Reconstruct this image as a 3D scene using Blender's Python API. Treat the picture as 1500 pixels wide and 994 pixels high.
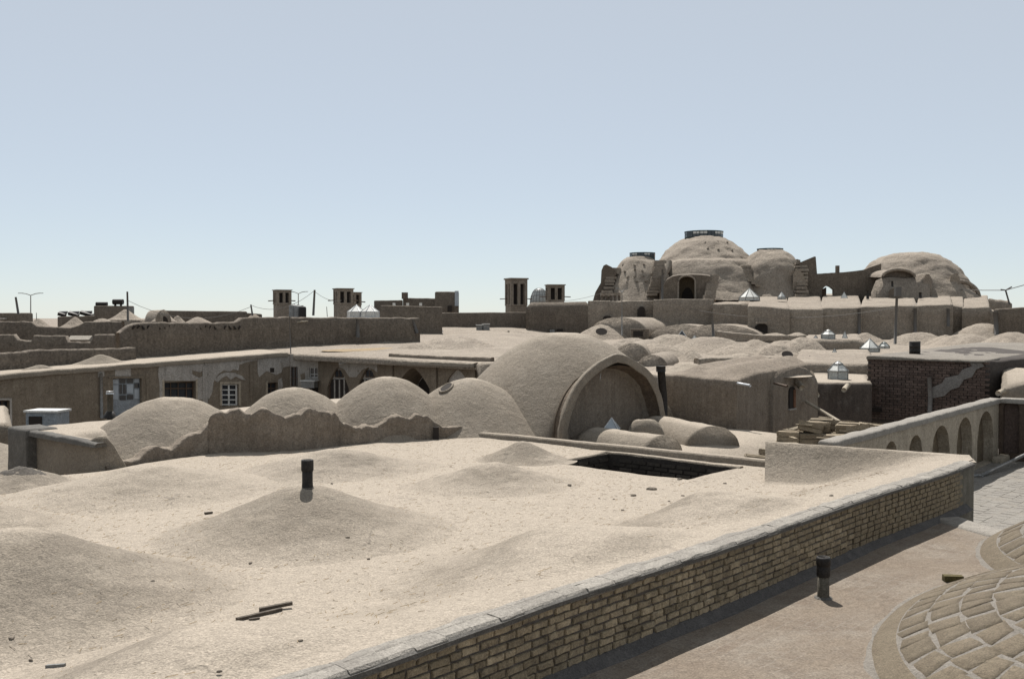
import bpy, math, random
from mathutils import Vector, noise
random.seed(7)
SC = bpy.context.scene
for o in list(bpy.data.objects): bpy.data.objects.remove(o)
COL = SC.collection
PI = math.pi

# ------------------------------------------------------------------ camera, sky, sun, exposure
F = 1458.3                      # focal length in pixels of the 1500 px wide photograph (35 mm lens)
CAMZ = 3.6
PITCH = math.atan((497-465)/F)
cam = bpy.data.cameras.new('camera'); camo = bpy.data.objects.new('camera', cam); COL.objects.link(camo)
cam.sensor_width = 36; cam.lens = 35; cam.clip_start = .1; cam.clip_end = 30000
camo.location = (0, 0, CAMZ); camo.rotation_euler = (PI/2-PITCH, 0, 0)
SC.camera = camo
SUN_EL, SUN_AZ = math.radians(57), math.radians(-8)          # azimuth from +Y towards +X
w = bpy.data.worlds.new('World'); SC.world = w; w.use_nodes = True
nt = w.node_tree; bg = nt.nodes['Background']
sky = nt.nodes.new('ShaderNodeTexSky'); sky.sky_type = 'NISHITA'; sky.sun_disc = False
sky.sun_elevation = SUN_EL; sky.sun_rotation = SUN_AZ
sky.altitude = 3000; sky.air_density = 1.0; sky.dust_density = 2.0; sky.ozone_density = 2.0
hz = nt.nodes.new('ShaderNodeMix'); hz.data_type = 'RGBA'          # a dusty summer sky: the blue is veiled evenly by pale haze
hz.inputs[0].default_value = .62; hz.inputs[7].default_value = (6.9, 7.2, 7.1, 1)
nt.links.new(sky.outputs[0], hz.inputs[6]); nt.links.new(hz.outputs[2], bg.inputs[0]); bg.inputs[1].default_value = .075
sl = bpy.data.lights.new('sun', 'SUN'); sl.energy = 5.0; sl.angle = math.radians(.5); sl.color = (1, .96, .90)
so = bpy.data.objects.new('sun', sl); COL.objects.link(so)
sv = Vector((math.sin(SUN_AZ)*math.cos(SUN_EL), math.cos(SUN_AZ)*math.cos(SUN_EL), math.sin(SUN_EL)))
so.rotation_euler = sv.to_track_quat('Z', 'Y').to_euler(); so.location = (0, 0, 60)
vs = SC.view_settings; vs.view_transform = 'Standard'; vs.look = 'None'; vs.gamma = 1; vs.exposure = 0.5

# ------------------------------------------------------------------ helpers: where a thing stands
def ray(px, py):
    x = (px-750)/F; y = (497-py)/F
    return Vector((x, math.cos(PITCH)+y*math.sin(PITCH), -math.sin(PITCH)+y*math.cos(PITCH)))
def W(px, py, Y):
    d = ray(px, py); k = Y/d.y
    return Vector((d.x*k, Y, CAMZ+d.z*k))
def G(px, py, z):
    d = ray(px, py); k = (z-CAMZ)/d.z
    return Vector((d.x*k, d.y*k, z))
U = Vector((.669, .743, 0)); V = Vector((-.743, .669, 0))      # the town's building grid
CORNER = Vector((8.84, 19.1, 0))
def ST(s, t, z=0): return Vector((CORNER.x+s*U.x+t*V.x, CORNER.y+s*U.y+t*V.y, z))
def toST(p):
    dx, dy = p[0]-CORNER.x, p[1]-CORNER.y
    return dx*U.x+dy*U.y, dx*V.x+dy*V.y
def nz(x, y, z, sc): return noise.noise(Vector((x*sc, y*sc, z*sc+11.3)))
def fb(x, y, z, sc): return nz(x, y, z, sc)*.6+nz(x, y, z, sc*2.3)*.3+nz(x, y, z, sc*5.1)*.15
def sstep(a, b, x):
    x = min(1, max(0, (x-a)/(b-a))); return x*x*(3-2*x)

# ------------------------------------------------------------------ helpers: objects
def tag(o, label=None, cat=None, group=None, kind=None):
    if label: o['label'] = label
    if cat: o['category'] = cat
    if group: o['group'] = group
    if kind: o['kind'] = kind
    return o
def thing(name, label, cat, loc, group=None):
    o = bpy.data.objects.new(name, None); COL.objects.link(o); o.location = loc; o.empty_display_size = .2
    return tag(o, label, cat, group)
def wloc(o):
    v = Vector((0, 0, 0))
    while o is not None: v += o.location; o = o.parent
    return v
class MB:
    def __init__(s): s.v = []; s.f = []
    def add(s, pts, faces):
        b = len(s.v); s.v += [tuple(p) for p in pts]; s.f += [tuple(b+i for i in f) for f in faces]
    def quad(s, a, b, c, d): s.add((a, b, c, d), ((0, 1, 2, 3),))
    def box(s, c, dims, rz=0, tilt=None, taper=1.0, jit=0):
        hx, hy, hz = dims[0]/2, dims[1]/2, dims[2]/2; cz, sz = math.cos(rz), math.sin(rz); pts = []
        for z in (-1, 1):
            k = taper if z > 0 else 1
            for x, y in ((-1, -1), (1, -1), (1, 1), (-1, 1)):
                p = Vector((x*hx*k+random.uniform(-jit, jit), y*hy*k+random.uniform(-jit, jit), z*hz+random.uniform(-jit, jit)))
                if tilt: p.rotate(tilt)
                pts.append((c[0]+p.x*cz-p.y*sz, c[1]+p.x*sz+p.y*cz, c[2]+p.z))
        s.add(pts, ((0, 3, 2, 1), (4, 5, 6, 7), (0, 1, 5, 4), (1, 2, 6, 5), (2, 3, 7, 6), (3, 0, 4, 7)))
    def tube(s, pts, r, n=8, r2=None, caps=True):
        pts = [Vector(p) for p in pts]; rings = []
        for i, p in enumerate(pts):
            d = (pts[min(i+1, len(pts)-1)]-pts[max(i-1, 0)]).normalized()
            a = d.cross(Vector((0, 0, 1))) if abs(d.z) < .95 else d.cross(Vector((1, 0, 0)))
            a.normalize(); b = d.cross(a)
            rr = r if r2 is None else r+(r2-r)*i/max(1, len(pts)-1)
            rings.append([p+(a*math.cos(2*PI*k/n)+b*math.sin(2*PI*k/n))*rr for k in range(n)])
        base = len(s.v)
        for rg in rings: s.v += [tuple(q) for q in rg]
        for i in range(len(rings)-1):
            for k in range(n):
                s.f.append((base+i*n+k, base+i*n+(k+1) % n, base+(i+1)*n+(k+1) % n, base+(i+1)*n+k))
        if caps:
            s.f.append(tuple(base+k for k in range(n))); s.f.append(tuple(base+(len(rings)-1)*n+k for k in range(n))[::-1])
    def lathe(s, c, prof, n=24, wob=0, cap=True):
        base = len(s.v)
        for r, z in prof:
            for k in range(n):
                a = 2*PI*k/n; q = r+wob*nz(c[0]+r*math.cos(a), c[1]+r*math.sin(a), c[2]+z, 3)
                s.v.append((c[0]+q*math.cos(a), c[1]+q*math.sin(a), c[2]+z))
        for i in range(len(prof)-1):
            for k in range(n): s.f.append((base+i*n+k, base+i*n+(k+1) % n, base+(i+1)*n+(k+1) % n, base+(i+1)*n+k))
        if cap: s.f.append(tuple(base+(len(prof)-1)*n+k for k in range(n)))
    def grid(s, P, nx, ny):
        base = len(s.v)
        for j in range(ny):
            for i in range(nx): s.v.append(tuple(P(i, j)))
        for j in range(ny-1):
            for i in range(nx-1):
                a = base+j*nx+i; s.f.append((a, a+1, a+nx+1, a+nx))
    def build(s, name, mat, parent=None, smooth=False, origin=None):
        off = wloc(parent) if parent is not None else Vector(origin or (0, 0, 0))
        me = bpy.data.meshes.new(name)
        me.from_pydata([(x-off.x, y-off.y, z-off.z) for x, y, z in s.v], [], s.f)
        me.validate(); me.materials.append(mat)
        if smooth: me.polygons.foreach_set('use_smooth', [True]*len(me.polygons))
        me.update()
        o = bpy.data.objects.new(name, me); COL.objects.link(o)
        if parent is not None: o.parent = parent
        else: o.location = off
        return o

# ------------------------------------------------------------------ materials
def mat(name, base, var=(), rough=.9, bump=.3, bdist=.02, grain=60, metallic=0, spec=.2, rnd=0, streak=0, dust_shade=None, crack=0, bond=None):
    """base colour; var = list of (colour, noise scale, threshold, softness, amount) stains; grain = fine fleck scale"""
    m = bpy.data.materials.new(name); m.use_nodes = True; n = m.node_tree.nodes; L = m.node_tree.links
    b = n['Principled BSDF']; b.inputs['Roughness'].default_value = rough; b.inputs['Metallic'].default_value = metallic
    b.inputs['Specular IOR Level'].default_value = spec
    geo = n.new('ShaderNodeNewGeometry'); pos = geo.outputs['Position']
    col = None
    def mix(a, c, fac, mode='MIX'):
        x = n.new('ShaderNodeMix'); x.data_type = 'RGBA'; x.blend_type = mode
        for sock, val in ((x.inputs[0], fac), (x.inputs[6], a), (x.inputs[7], c)):
            if isinstance(val, (int, float)): sock.default_value = val
            elif isinstance(val, tuple): sock.default_value = (*val, 1)
            else: L.new(val, sock)
        return x.outputs[2]
    def noi(scale, detail=5, dist=0, vec=None, rgh=.6):
        t = n.new('ShaderNodeTexNoise'); t.inputs['Scale'].default_value = scale; t.inputs['Detail'].default_value = detail
        t.inputs['Distortion'].default_value = dist; t.inputs['Roughness'].default_value = rgh
        L.new(vec or pos, t.inputs['Vector']); return t.outputs['Fac']
    def rng(v, a, c, lo=0, hi=1):
        r = n.new('ShaderNodeMapRange'); r.inputs[1].default_value = a; r.inputs[2].default_value = c
        r.inputs[3].default_value = lo; r.inputs[4].default_value = hi; L.new(v, r.inputs[0]); return r.outputs[0]
    col = tuple(base)
    for (c, sc, th, soft, amt) in var:
        col = mix(col, tuple(c), rng(noi(sc, 6, .4), th-soft, th+soft, 0, amt))
    if dust_shade:                               # paler dusty tone on level faces also puts slope shading into the colour
        sx = n.new('ShaderNodeSeparateXYZ'); L.new(geo.outputs['Normal'], sx.inputs[0])
        ad = n.new('ShaderNodeMath'); ad.operation = 'MULTIPLY_ADD'; L.new(noi(2.2, 5, .5), ad.inputs[0]); ad.inputs[1].default_value = .05; L.new(sx.outputs[2], ad.inputs[2])
        dr_ = n.new('ShaderNodeMapRange'); dr_.interpolation_type = 'SMOOTHSTEP'; dr_.inputs[1].default_value = .945; dr_.inputs[2].default_value = 1.034; L.new(ad.outputs[0], dr_.inputs[0])
        col = mix(col, tuple(dust_shade), dr_.outputs[0])
    if crack:
        vo = n.new('ShaderNodeTexVoronoi'); vo.feature = 'DISTANCE_TO_EDGE'; vo.inputs['Scale'].default_value = crack
        wv = n.new('ShaderNodeVectorMath'); wv.operation = 'MULTIPLY_ADD'
        tn = n.new('ShaderNodeTexNoise'); tn.inputs['Scale'].default_value = 3; tn.inputs['Detail'].default_value = 4; L.new(pos, tn.inputs['Vector'])
        L.new(tn.outputs['Color'], wv.inputs[0]); wv.inputs[1].default_value = (.55, .55, .55); L.new(pos, wv.inputs[2]); L.new(wv.outputs[0], vo.inputs['Vector'])
        cm = n.new('ShaderNodeMath'); cm.operation = 'MULTIPLY'; L.new(rng(vo.outputs['Distance'], .0, .012, 1, 0), cm.inputs[0]); L.new(rng(noi(.7, 3), .56, .64, 0, .4), cm.inputs[1])
        col = mix(col, (.07, .06, .05), cm.outputs[0])
    if bond:                               # faint pale joints of a brick bond laid along the building grid
        bm = n.new('ShaderNodeMapping'); bm.inputs['Rotation'].default_value = (0, 0, -.838); L.new(pos, bm.inputs[0])
        wq = n.new('ShaderNodeTexNoise'); wq.inputs['Scale'].default_value = 2.5; wq.inputs['Detail'].default_value = 4; L.new(pos, wq.inputs['Vector'])
        wa = n.new('ShaderNodeVectorMath'); wa.operation = 'MULTIPLY_ADD'; L.new(wq.outputs['Color'], wa.inputs[0]); wa.inputs[1].default_value = (.12, .12, 0); L.new(bm.outputs[0], wa.inputs[2])
        bt = n.new('ShaderNodeTexBrick'); bt.inputs['Scale'].default_value = 1; bt.inputs['Brick Width'].default_value = bond[0]; bt.inputs['Row Height'].default_value = bond[1]; bt.inputs['Mortar Size'].default_value = .018; bt.inputs['Mortar Smooth'].default_value = .9
        L.new(wa.outputs[0], bt.inputs['Vector']); jm = n.new('ShaderNodeMath'); jm.operation = 'MULTIPLY'; L.new(bt.outputs['Fac'], jm.inputs[0]); L.new(rng(noi(.8, 3), .42, .62, 0, bond[2]), jm.inputs[1])
        col = mix(col, tuple(bond[3]), jm.outputs[0])
    if streak:
        mp = n.new('ShaderNodeMapping'); mp.inputs['Scale'].default_value = (7, 7, .5); L.new(pos, mp.inputs[0])
        col = mix(col, rng(noi(1, 4, 0, mp.outputs[0]), .35, .7, 1-streak, 1+streak*.5), 1.0, 'MULTIPLY')
    if grain:
        g1 = noi(grain, 3, 0); g2 = noi(grain*.28, 6, 2.2)
        f = rng(g1, .3, .7, .74, 1.20); col = mix(col, f, 1.0, 'MULTIPLY')
        f2 = rng(g2, .32, .62, .72, 1.12); col = mix(col, f2, 1.0, 'MULTIPLY')
    if rnd:
        oi = n.new('ShaderNodeObjectInfo'); col = mix(col, rng(oi.outputs['Random'], 0, 1, 1-rnd, 1+rnd), 1.0, 'MULTIPLY')
    if isinstance(col, tuple): b.inputs['Base Color'].default_value = (*col, 1)
    else: L.new(col, b.inputs['Base Color'])
    if bump and grain:
        a = n.new('ShaderNodeMath'); a.operation = 'MULTIPLY_ADD'; L.new(noi(grain*.12, 6, .6), a.inputs[0]); a.inputs[1].default_value = 2.5
        L.new(noi(grain*.9, 3), a.inputs[2])
        bp = n.new('ShaderNodeBump'); bp.inputs['Strength'].default_value = bump; bp.inputs['Distance'].default_value = bdist
        L.new(a.outputs[0], bp.inputs['Height']); L.new(bp.outputs[0], b.inputs['Normal'])
    return m
MUD = mat('mud_straw_plaster', (.232, .198, .158), [((.178, .15, .119), .55, .53, .14, .6), ((.275, .24, .196), 1.7, .6, .12, .5), ((.175, .149, .12), .30, .56, .025, .55), ((.13, .109, .087), 5.5, .68, .07, .6), ((.115, .10, .08), 1.3, .70, .04, .45)], bump=.7, bdist=.024, grain=50, dust_shade=(.332, .285, .232), crack=.45)
MUDD = MUD
MUDW = mat('mud_wall_plaster', (0.219, 0.181, 0.144), [((0.161, 0.133, 0.105), .7, .5, .2, .7), ((0.277, 0.235, 0.190), 1.9, .6, .1, .55), ((0.129, 0.105, 0.084), 4.2, .66, .07, .6)], bump=.6, bdist=.035, grain=30, streak=.14)
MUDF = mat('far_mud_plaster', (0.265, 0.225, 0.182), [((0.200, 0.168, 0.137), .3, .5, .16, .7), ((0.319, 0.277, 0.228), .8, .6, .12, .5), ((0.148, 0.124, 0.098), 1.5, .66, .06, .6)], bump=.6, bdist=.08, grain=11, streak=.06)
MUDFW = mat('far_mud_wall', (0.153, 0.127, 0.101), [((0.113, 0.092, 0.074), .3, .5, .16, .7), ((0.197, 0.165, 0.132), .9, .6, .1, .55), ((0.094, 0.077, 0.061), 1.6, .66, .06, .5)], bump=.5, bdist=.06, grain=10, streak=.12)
STRAW = mat('straw_dust', (0.277, 0.210, 0.126), [((0.216, 0.155, 0.094), 4, .5, .15, .7)], grain=50)
PLASTER = mat('old_white_plaster', (0.358, 0.335, 0.307), [((0.280, 0.257, 0.228), 1.2, .5, .15, .6), ((0.210, 0.183, 0.154), 3, .64, .06, .6)], grain=25, streak=.15)
PLASTERL = mat('lime_plaster', (0.356, 0.309, 0.244), [((0.286, 0.242, 0.184), 1.5, .52, .14, .6), ((0.222, 0.181, 0.129), 4, .66, .07, .6)], grain=25, streak=.15)
MORTAR = mat('dark_mortar', (0.116, 0.097, 0.082), [((0.170, 0.147, 0.128), 5, .55, .12, .6)], grain=70, bump=.6)
BRICK = mat('cream_brick', (0.327, 0.263, 0.174), [((0.213, 0.167, 0.113), 9, .53, .14, .65), ((0.128, 0.099, 0.077), 16, .63, .08, .7), ((0.417, 0.352, 0.259), 6, .64, .1, .5)], grain=70, bump=.5, rnd=.30, streak=.22)
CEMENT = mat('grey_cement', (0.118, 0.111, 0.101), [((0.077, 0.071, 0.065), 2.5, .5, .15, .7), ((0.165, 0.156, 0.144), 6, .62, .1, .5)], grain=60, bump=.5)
CEMENTL = mat('pale_cement', (0.269, 0.248, 0.219), [((0.206, 0.188, 0.168), 3, .52, .14, .7), ((0.155, 0.140, 0.121), 9, .64, .08, .6)], grain=60, bump=.5, rnd=.10)
PIER = mat('pier_render', (0.163, 0.149, 0.121), [((0.115, 0.104, 0.085), 2.5, .5, .15, .6), ((0.232, 0.212, 0.179), 4, .62, .1, .5)], grain=50, streak=.25)
SKIRT = mat('bitumen_skirting', (0.082, 0.076, 0.073), [((0.124, 0.115, 0.108), 4, .56, .12, .6)], grain=60)
PAVE = mat('dusty_paving', (0.178, 0.143, 0.110), [((0.210, 0.181, 0.149), .8, .52, .10, .85), ((0.148, 0.116, 0.089), 1.6, .54, .09, .85), ((0.116, 0.090, 0.069), 7, .7, .06, .5)], grain=45, bump=.6, bond=(.30, .16, .30, (0.270, 0.242, 0.210)))
PAVEG = mat('grey_paving', (0.221, 0.206, 0.183), [((0.189, 0.173, 0.156), 1.1, .5, .15, .7), ((0.255, 0.240, 0.216), 3, .6, .1, .5)], grain=50, bump=.4)
PAVEJ = mat('paving_joint', (0.224, 0.204, 0.178), [((0.168, 0.153, 0.133), 2, .52, .14, .7)], grain=50)
TILE = mat('dome_tile', (0.136, 0.111, 0.079), [((0.110, 0.087, 0.062), 3, .5, .16, .7), ((0.164, 0.136, 0.099), 5, .62, .1, .5), ((0.079, 0.064, 0.044), 16, .68, .06, .6)], grain=65, bump=.5, rnd=.10)
TMORT = mat('dome_mortar', (0.188, 0.170, 0.148), [((0.147, 0.130, 0.111), 4, .5, .15, .7), ((0.126, 0.113, 0.097), 10, .66, .06, .6)], grain=60, bump=.5)
REDB = mat('red_brick', (0.112, 0.082, 0.070), [((0.080, 0.060, 0.051), 3, .5, .14, .7), ((0.150, 0.115, 0.097), 6, .6, .1, .6)], grain=30, bump=.5, rnd=.22)
REDM = mat('red_wall_mortar', (0.055, 0.046, 0.041), [((0.080, 0.070, 0.062), 2, .55, .12, .6)], grain=30)
PATCH = mat('grey_plaster_patch', (0.195, 0.184, 0.173), [((0.157, 0.146, 0.135), 3, .52, .14, .6)], grain=30)
WOOD = mat('raw_wood', (0.239, 0.198, 0.142), [((0.180, 0.142, 0.100), 5, .5, .16, .7), ((0.289, 0.248, 0.187), 3, .6, .1, .6)], grain=40, rnd=.22)
WOODD = mat('dark_wood', (.075, .05, .036), [((.12, .085, .06), 6, .55, .12, .6)], grain=40, rough=.7)
WOODW = mat('weathered_plank', (.075, .062, .05), [((.13, .11, .09), 9, .55, .1, .6)], grain=60)
BLACK = mat('sooty_iron', (.022, .02, .019), [((.05, .042, .036), 10, .58, .1, .7)], grain=50, rough=.6)
DARKP = mat('old_asbestos_pipe', (.12, .108, .085), [((.065, .058, .048), 5, .5, .15, .7), ((.2, .18, .15), 14, .64, .08, .5)], grain=60, rough=.8)
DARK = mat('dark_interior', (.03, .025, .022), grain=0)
WHITE = mat('white_paint', (0.540, 0.540, 0.525), [((0.420, 0.413, 0.390), 4, .55, .12, .6)], grain=30, rough=.6, bump=.1)
BLUEP = mat('pale_blue_paint', (0.231, 0.259, 0.286), [((0.182, 0.198, 0.215), 3, .52, .12, .7), ((0.303, 0.314, 0.319), 5, .62, .08, .6)], grain=30, rough=.6, bump=.1)
GREYM = mat('grey_metal', (.22, .22, .215), [((.15, .145, .14), 5, .55, .12, .6)], grain=20, rough=.55, metallic=.3)
POLE = mat('pole_paint', (.10, .095, .09), grain=0, rough=.6)
GREENM = mat('green_painted_iron', (.035, .055, .055), [((.06, .085, .08), 3, .55, .12, .6)], grain=20, rough=.6)
MILK = mat('dusty_glass', (0.357, 0.377, 0.363), [((0.281, 0.290, 0.281), 3, .52, .14, .7), ((0.446, 0.452, 0.433), 5, .6, .1, .5)], grain=20, rough=.45, bump=.05, spec=.5)
MILKW = mat('whitewashed_glass', (0.592, 0.592, 0.560), [((0.480, 0.480, 0.456), 2, .55, .12, .6)], grain=20, rough=.5, bump=.05, spec=.4)
GLASSD = mat('dark_glass', (.03, .034, .04), grain=0, rough=.12, spec=.6)
GLASSB = mat('painted_sky_glass', (.33, .37, .41), [((.22, .25, .28), 2, .5, .14, .6)], grain=0, rough=.25, spec=.6)  # sky reflection put into the pale blue base colour
TIN = mat('galvanised_tin', (.5, .51, .52), [((.35, .355, .36), 4, .55, .1, .6)], grain=20, rough=.4, metallic=.5)
STONE = mat('field_stone', (.16, .135, .11), [((.25, .215, .175), 12, .55, .1, .7)], grain=60, rnd=.3)
DESERT = mat('desert', (0.242, 0.204, 0.166), [((0.191, 0.162, 0.133), .01, .5, .15, .7), ((0.145, 0.126, 0.107), .05, .62, .1, .5)], grain=.6, bump=0)
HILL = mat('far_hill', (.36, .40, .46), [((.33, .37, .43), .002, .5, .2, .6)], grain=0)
STAIN = mat('dark_gravel', (.10, .088, .075), [((.05, .045, .04), 20, .5, .12, .8)], grain=60)
CLOTH = mat('canvas_sheet', (0.285, 0.258, 0.220), [((0.225, 0.198, 0.165), 3, .55, .1, .6)], grain=30)

# ------------------------------------------------------------------ shape builders
def block(mb, A, B, C, D, zb, n=(12, 8), r=.12, amp=.04, sc=1.2, wamp=.04, rows=5, zf=None, batter=0, drop=None):
    """mud block: A front left, B front right, C back right, D back left (Vectors with their own top z)"""
    A, B, C, D = map(Vector, (A, B, C, D))
    Lx = max(.1, (B-A).length); Ly = max(.1, (D-A).length)
    def par(k, Ln):
        e = min(.25, r/Ln); return [0]+[e+(1-2*e)*i/(k-1) for i in range(k)]+[1]
    us, vs_ = par(n[0], Lx), par(n[1], Ly); nx, ny = len(us), len(vs_)
    base = len(mb.v)
    def edge(i, j): return i in (0, nx-1) or j in (0, ny-1)
    for j, b in enumerate(vs_):
        for i, a in enumerate(us):
            p = (A*(1-a)+B*a)*(1-b)+(D*(1-a)+C*a)*b
            z = p.z+amp*fb(p.x, p.y, 0, sc)
            if zf: z += zf(p.x, p.y, a, b)
            if edge(i, j): z -= r
            x = p.x+wamp*nz(p.x, p.y, p.z, 1.7); y = p.y+wamp*nz(p.y, p.x, p.z+5, 1.7)
            mb.v.append((x, y, z))
    for j in range(ny-1):
        for i in range(nx-1):
            a = base+j*nx+i; mb.f.append((a, a+1, a+nx+1, a+nx))
    loop = [(i, 0) for i in range(nx-1)]+[(nx-1, j) for j in range(ny-1)]+[(i, ny-1) for i in range(nx-1, 0, -1)]+[(0, j) for j in range(ny-1, 0, -1)]
    cx = sum(p.x for p in (A, B, C, D))/4; cy = sum(p.y for p in (A, B, C, D))/4
    prev = [base+j*nx+i for i, j in loop]; top = list(prev)
    for k in range(1, rows+1):
        f = k/rows; cur = []
        for q in top:
            x, y, z = mb.v[q]; zz = z+((zb if drop is None else z-drop)-z)*f
            dx, dy = x-cx, y-cy; dl = math.hypot(dx, dy) or 1
            off = wamp*fb(x, y, zz, .9)+batter*f
            mb.v.append((x+dx/dl*off, y+dy/dl*off, zz)); cur.append(len(mb.v)-1)
        m = len(top)
        for i in range(m): mb.f.append((prev[i], cur[i], cur[(i+1) % m], prev[(i+1) % m]))
        prev = cur
def pblock(name, m, parent, fl, fr, depth, zb, zback=None, ddir=None, **kw):
    """block from pixel corners (px, py, Y): front left, front right, then `depth` metres back"""
    A, B = W(*fl), W(*fr); d = Vector(ddir or ((A.x+B.x)/2, (A.y+B.y)/2, 0)).normalized()*depth
    C, D = B+d, A+d
    if zback is not None: C.z = D.z = zback
    mb = MB(); block(mb, A, B, C, D, zb, **kw)
    return mb.build(name, m, parent, True) if parent is not None else mb.build(name, m, None, True, ((A+B)/2).to_tuple()[:2]+(zb,))
def ragwall(mb, pts, zb, thick, amp=.05, step=.2, sc=2.2, r=.06, wamp=.035, rows=5):
    """mud wall swept along pts (Vectors with top z)"""
    pts = [Vector(p) for p in pts]; P = []
    for a, b in zip(pts[:-1], pts[1:]):
        k = max(1, int((Vector((b.x-a.x, b.y-a.y, 0))).length/step))
        P += [a.lerp(b, i/k) for i in range(k)]
    P.append(pts[-1]); n = len(P); prof = []
    for i, p in enumerate(P):
        d = P[min(i+1, n-1)]-P[max(i-1, 0)]; d.z = 0; d.normalize(); nn = Vector((d.y, -d.x, 0))
        z = p.z+amp*fb(p.x, p.y, 1, sc)
        q = Vector((p.x, p.y, 0)); h = thick/2; row = []
        for k in range(rows+1):
            f = k/rows; zz = zb+(z-r-zb)*f
            o = h*(1.12-.12*f)+wamp*fb(p.x, p.y, zz, 1.6)
            row.append((q+nn*o)+Vector((0, 0, zz)))
        row.append(q+nn*(h*.62)+Vector((0, 0, z))); row.append(q-nn*(h*.62)+Vector((0, 0, z+.3*amp*nz(p.x, p.y, 4, 3))))
        for k in range(rows, -1, -1):
            f = k/rows; zz = zb+(z-r-zb)*f
            row.append(q-nn*(h*(1.12-.12*f))+Vector((0, 0, zz)))
        prof.append(row)
    m = len(prof[0]); base = len(mb.v)
    for row in prof: mb.v += [tuple(x) for x in row]
    for i in range(n-1):
        for k in range(m-1):
            a = base+i*m+k; mb.f.append((a, a+1, a+m+1, a+m))
    mb.f.append(tuple(base+k for k in range(m))); mb.f.append(tuple(base+(n-1)*m+k for k in range(m))[::-1])
def pwall(name, label, pts, zb, thick=.4, m=None, group=None, cat='wall', **kw):
    P = [W(*p) for p in pts]; mb = MB(); ragwall(mb, P, zb, thick, **kw)
    c = P[len(P)//2]
    return tag(mb.build(name, m or MUDFW, None, True, (c.x, c.y, zb)), label, cat, group)
def mound_f(q): return (max(0, 1-(math.sqrt(q*q+.02)-.1414)/.8685))**1.5 if q < 1 else 0
def RF(q): return .55*(1-q**2.1)**1.05+.45*(1-q*q)**1.9 if q < 1 else 0
def hemi_f(q): return (max(0, 1-q**2.15))**.85 if q < 1 else 0
def dome(c, R, h, f=mound_f, base=None, rings=22, segs=48, amp=.03, sc=1.5, ell=1.0, rot=0, eps=.02, skirt=0):
    mb = MB(); cr, sr = math.cos(rot), math.sin(rot)
    base = base or (lambda x, y: c[2])
    for i in range(rings+1):
        q = (i/rings)
        for k in range(segs):
            a = 2*PI*k/segs; lx, ly = R*q*math.cos(a), R*ell*q*math.sin(a)
            wob = 1+.05*nz(math.cos(a)*1.2, math.sin(a)*1.2, c[0], 1)
            x = c[0]+(lx*cr-ly*sr)*wob; y = c[1]+(lx*sr+ly*cr)*wob
            z = base(x, y)+h*f(q)+(amp*fb(x, y, 3, sc)+.45*amp*fb(x, y, 7, sc*3.3))*min(1, 3*(1-q))-eps*q**6
            mb.v.append((x, y, z))
    if skirt:
        for k in range(segs):
            x, y, z = mb.v[rings*segs+k]; mb.v.append((x, y, z-skirt))
    for i in range(rings+(1 if skirt else 0)):
        for k in range(segs):
            mb.f.append((i*segs+k, (i+1)*segs+k, (i+1)*segs+(k+1) % segs, i*segs+(k+1) % segs))
    return mb
def pdome(parent, px, py, Y, half, zb, f=mound_f, m=None, **kw):
    """dome whose crest is seen at (px, py) at depth Y, `half` photo pixels wide to each side, standing at height zb"""
    c = W(px, py, Y); h = c.z-zb
    return dome((c.x, c.y, zb), half/F*Y, h, f, **kw).build('dome', m or MUDF, parent, True), c
def barrel(mb, a, b, r, h, n=14, m=14, amp=.03, sc=1.6, power=1.0, drop=.3, lip=0):
    """vault along a->b (base centres) with closed round gables"""
    a, b = Vector(a), Vector(b); d = (b-a); d.z = 0; L = d.length; d.normalize(); nn = Vector((-d.y, d.x, 0)); base = len(mb.v)
    for i in range(n+1):
        f = i/n; p = a.lerp(b, f)
        e = 1+lip*(sstep(.85, 1, f)+sstep(.15, 0, f) if False else sstep(.86, 1, f))
        for k in range(m+1):
            t = PI*k/m; x = math.cos(t)*r*e; z = h*e*abs(math.sin(t))**power
            if k in (0, m): z = -drop
            q = p+nn*x; w_ = amp*fb(q.x, q.y, p.z+z, sc)
            mb.v.append((q.x+nn.x*w_, q.y+nn.y*w_, p.z+z+w_))
    for i in range(n):
        for k in range(m):
            s = base+i*(m+1)+k; mb.f.append((s, s+m+1, s+m+2, s+1))
    mb.f.append(tuple(base+k for k in range(m+1))); mb.f.append(tuple(base+n*(m+1)+k for k in range(m+1))[::-1])
def arch_f(kind, x):
    x = min(1, abs(x))
    return math.sqrt(max(0, 1-x*x)) if kind == 'round' else (1-x**1.55)
class Backs:
    def __init__(s): s.m = {}; s.key = 0
    def quad(s, *a): s.m.setdefault(s.key, MB()).quad(*a)
    def build(s, name, m, parent):
        for b in s.m.values(): b.build(name, m, parent)
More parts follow.
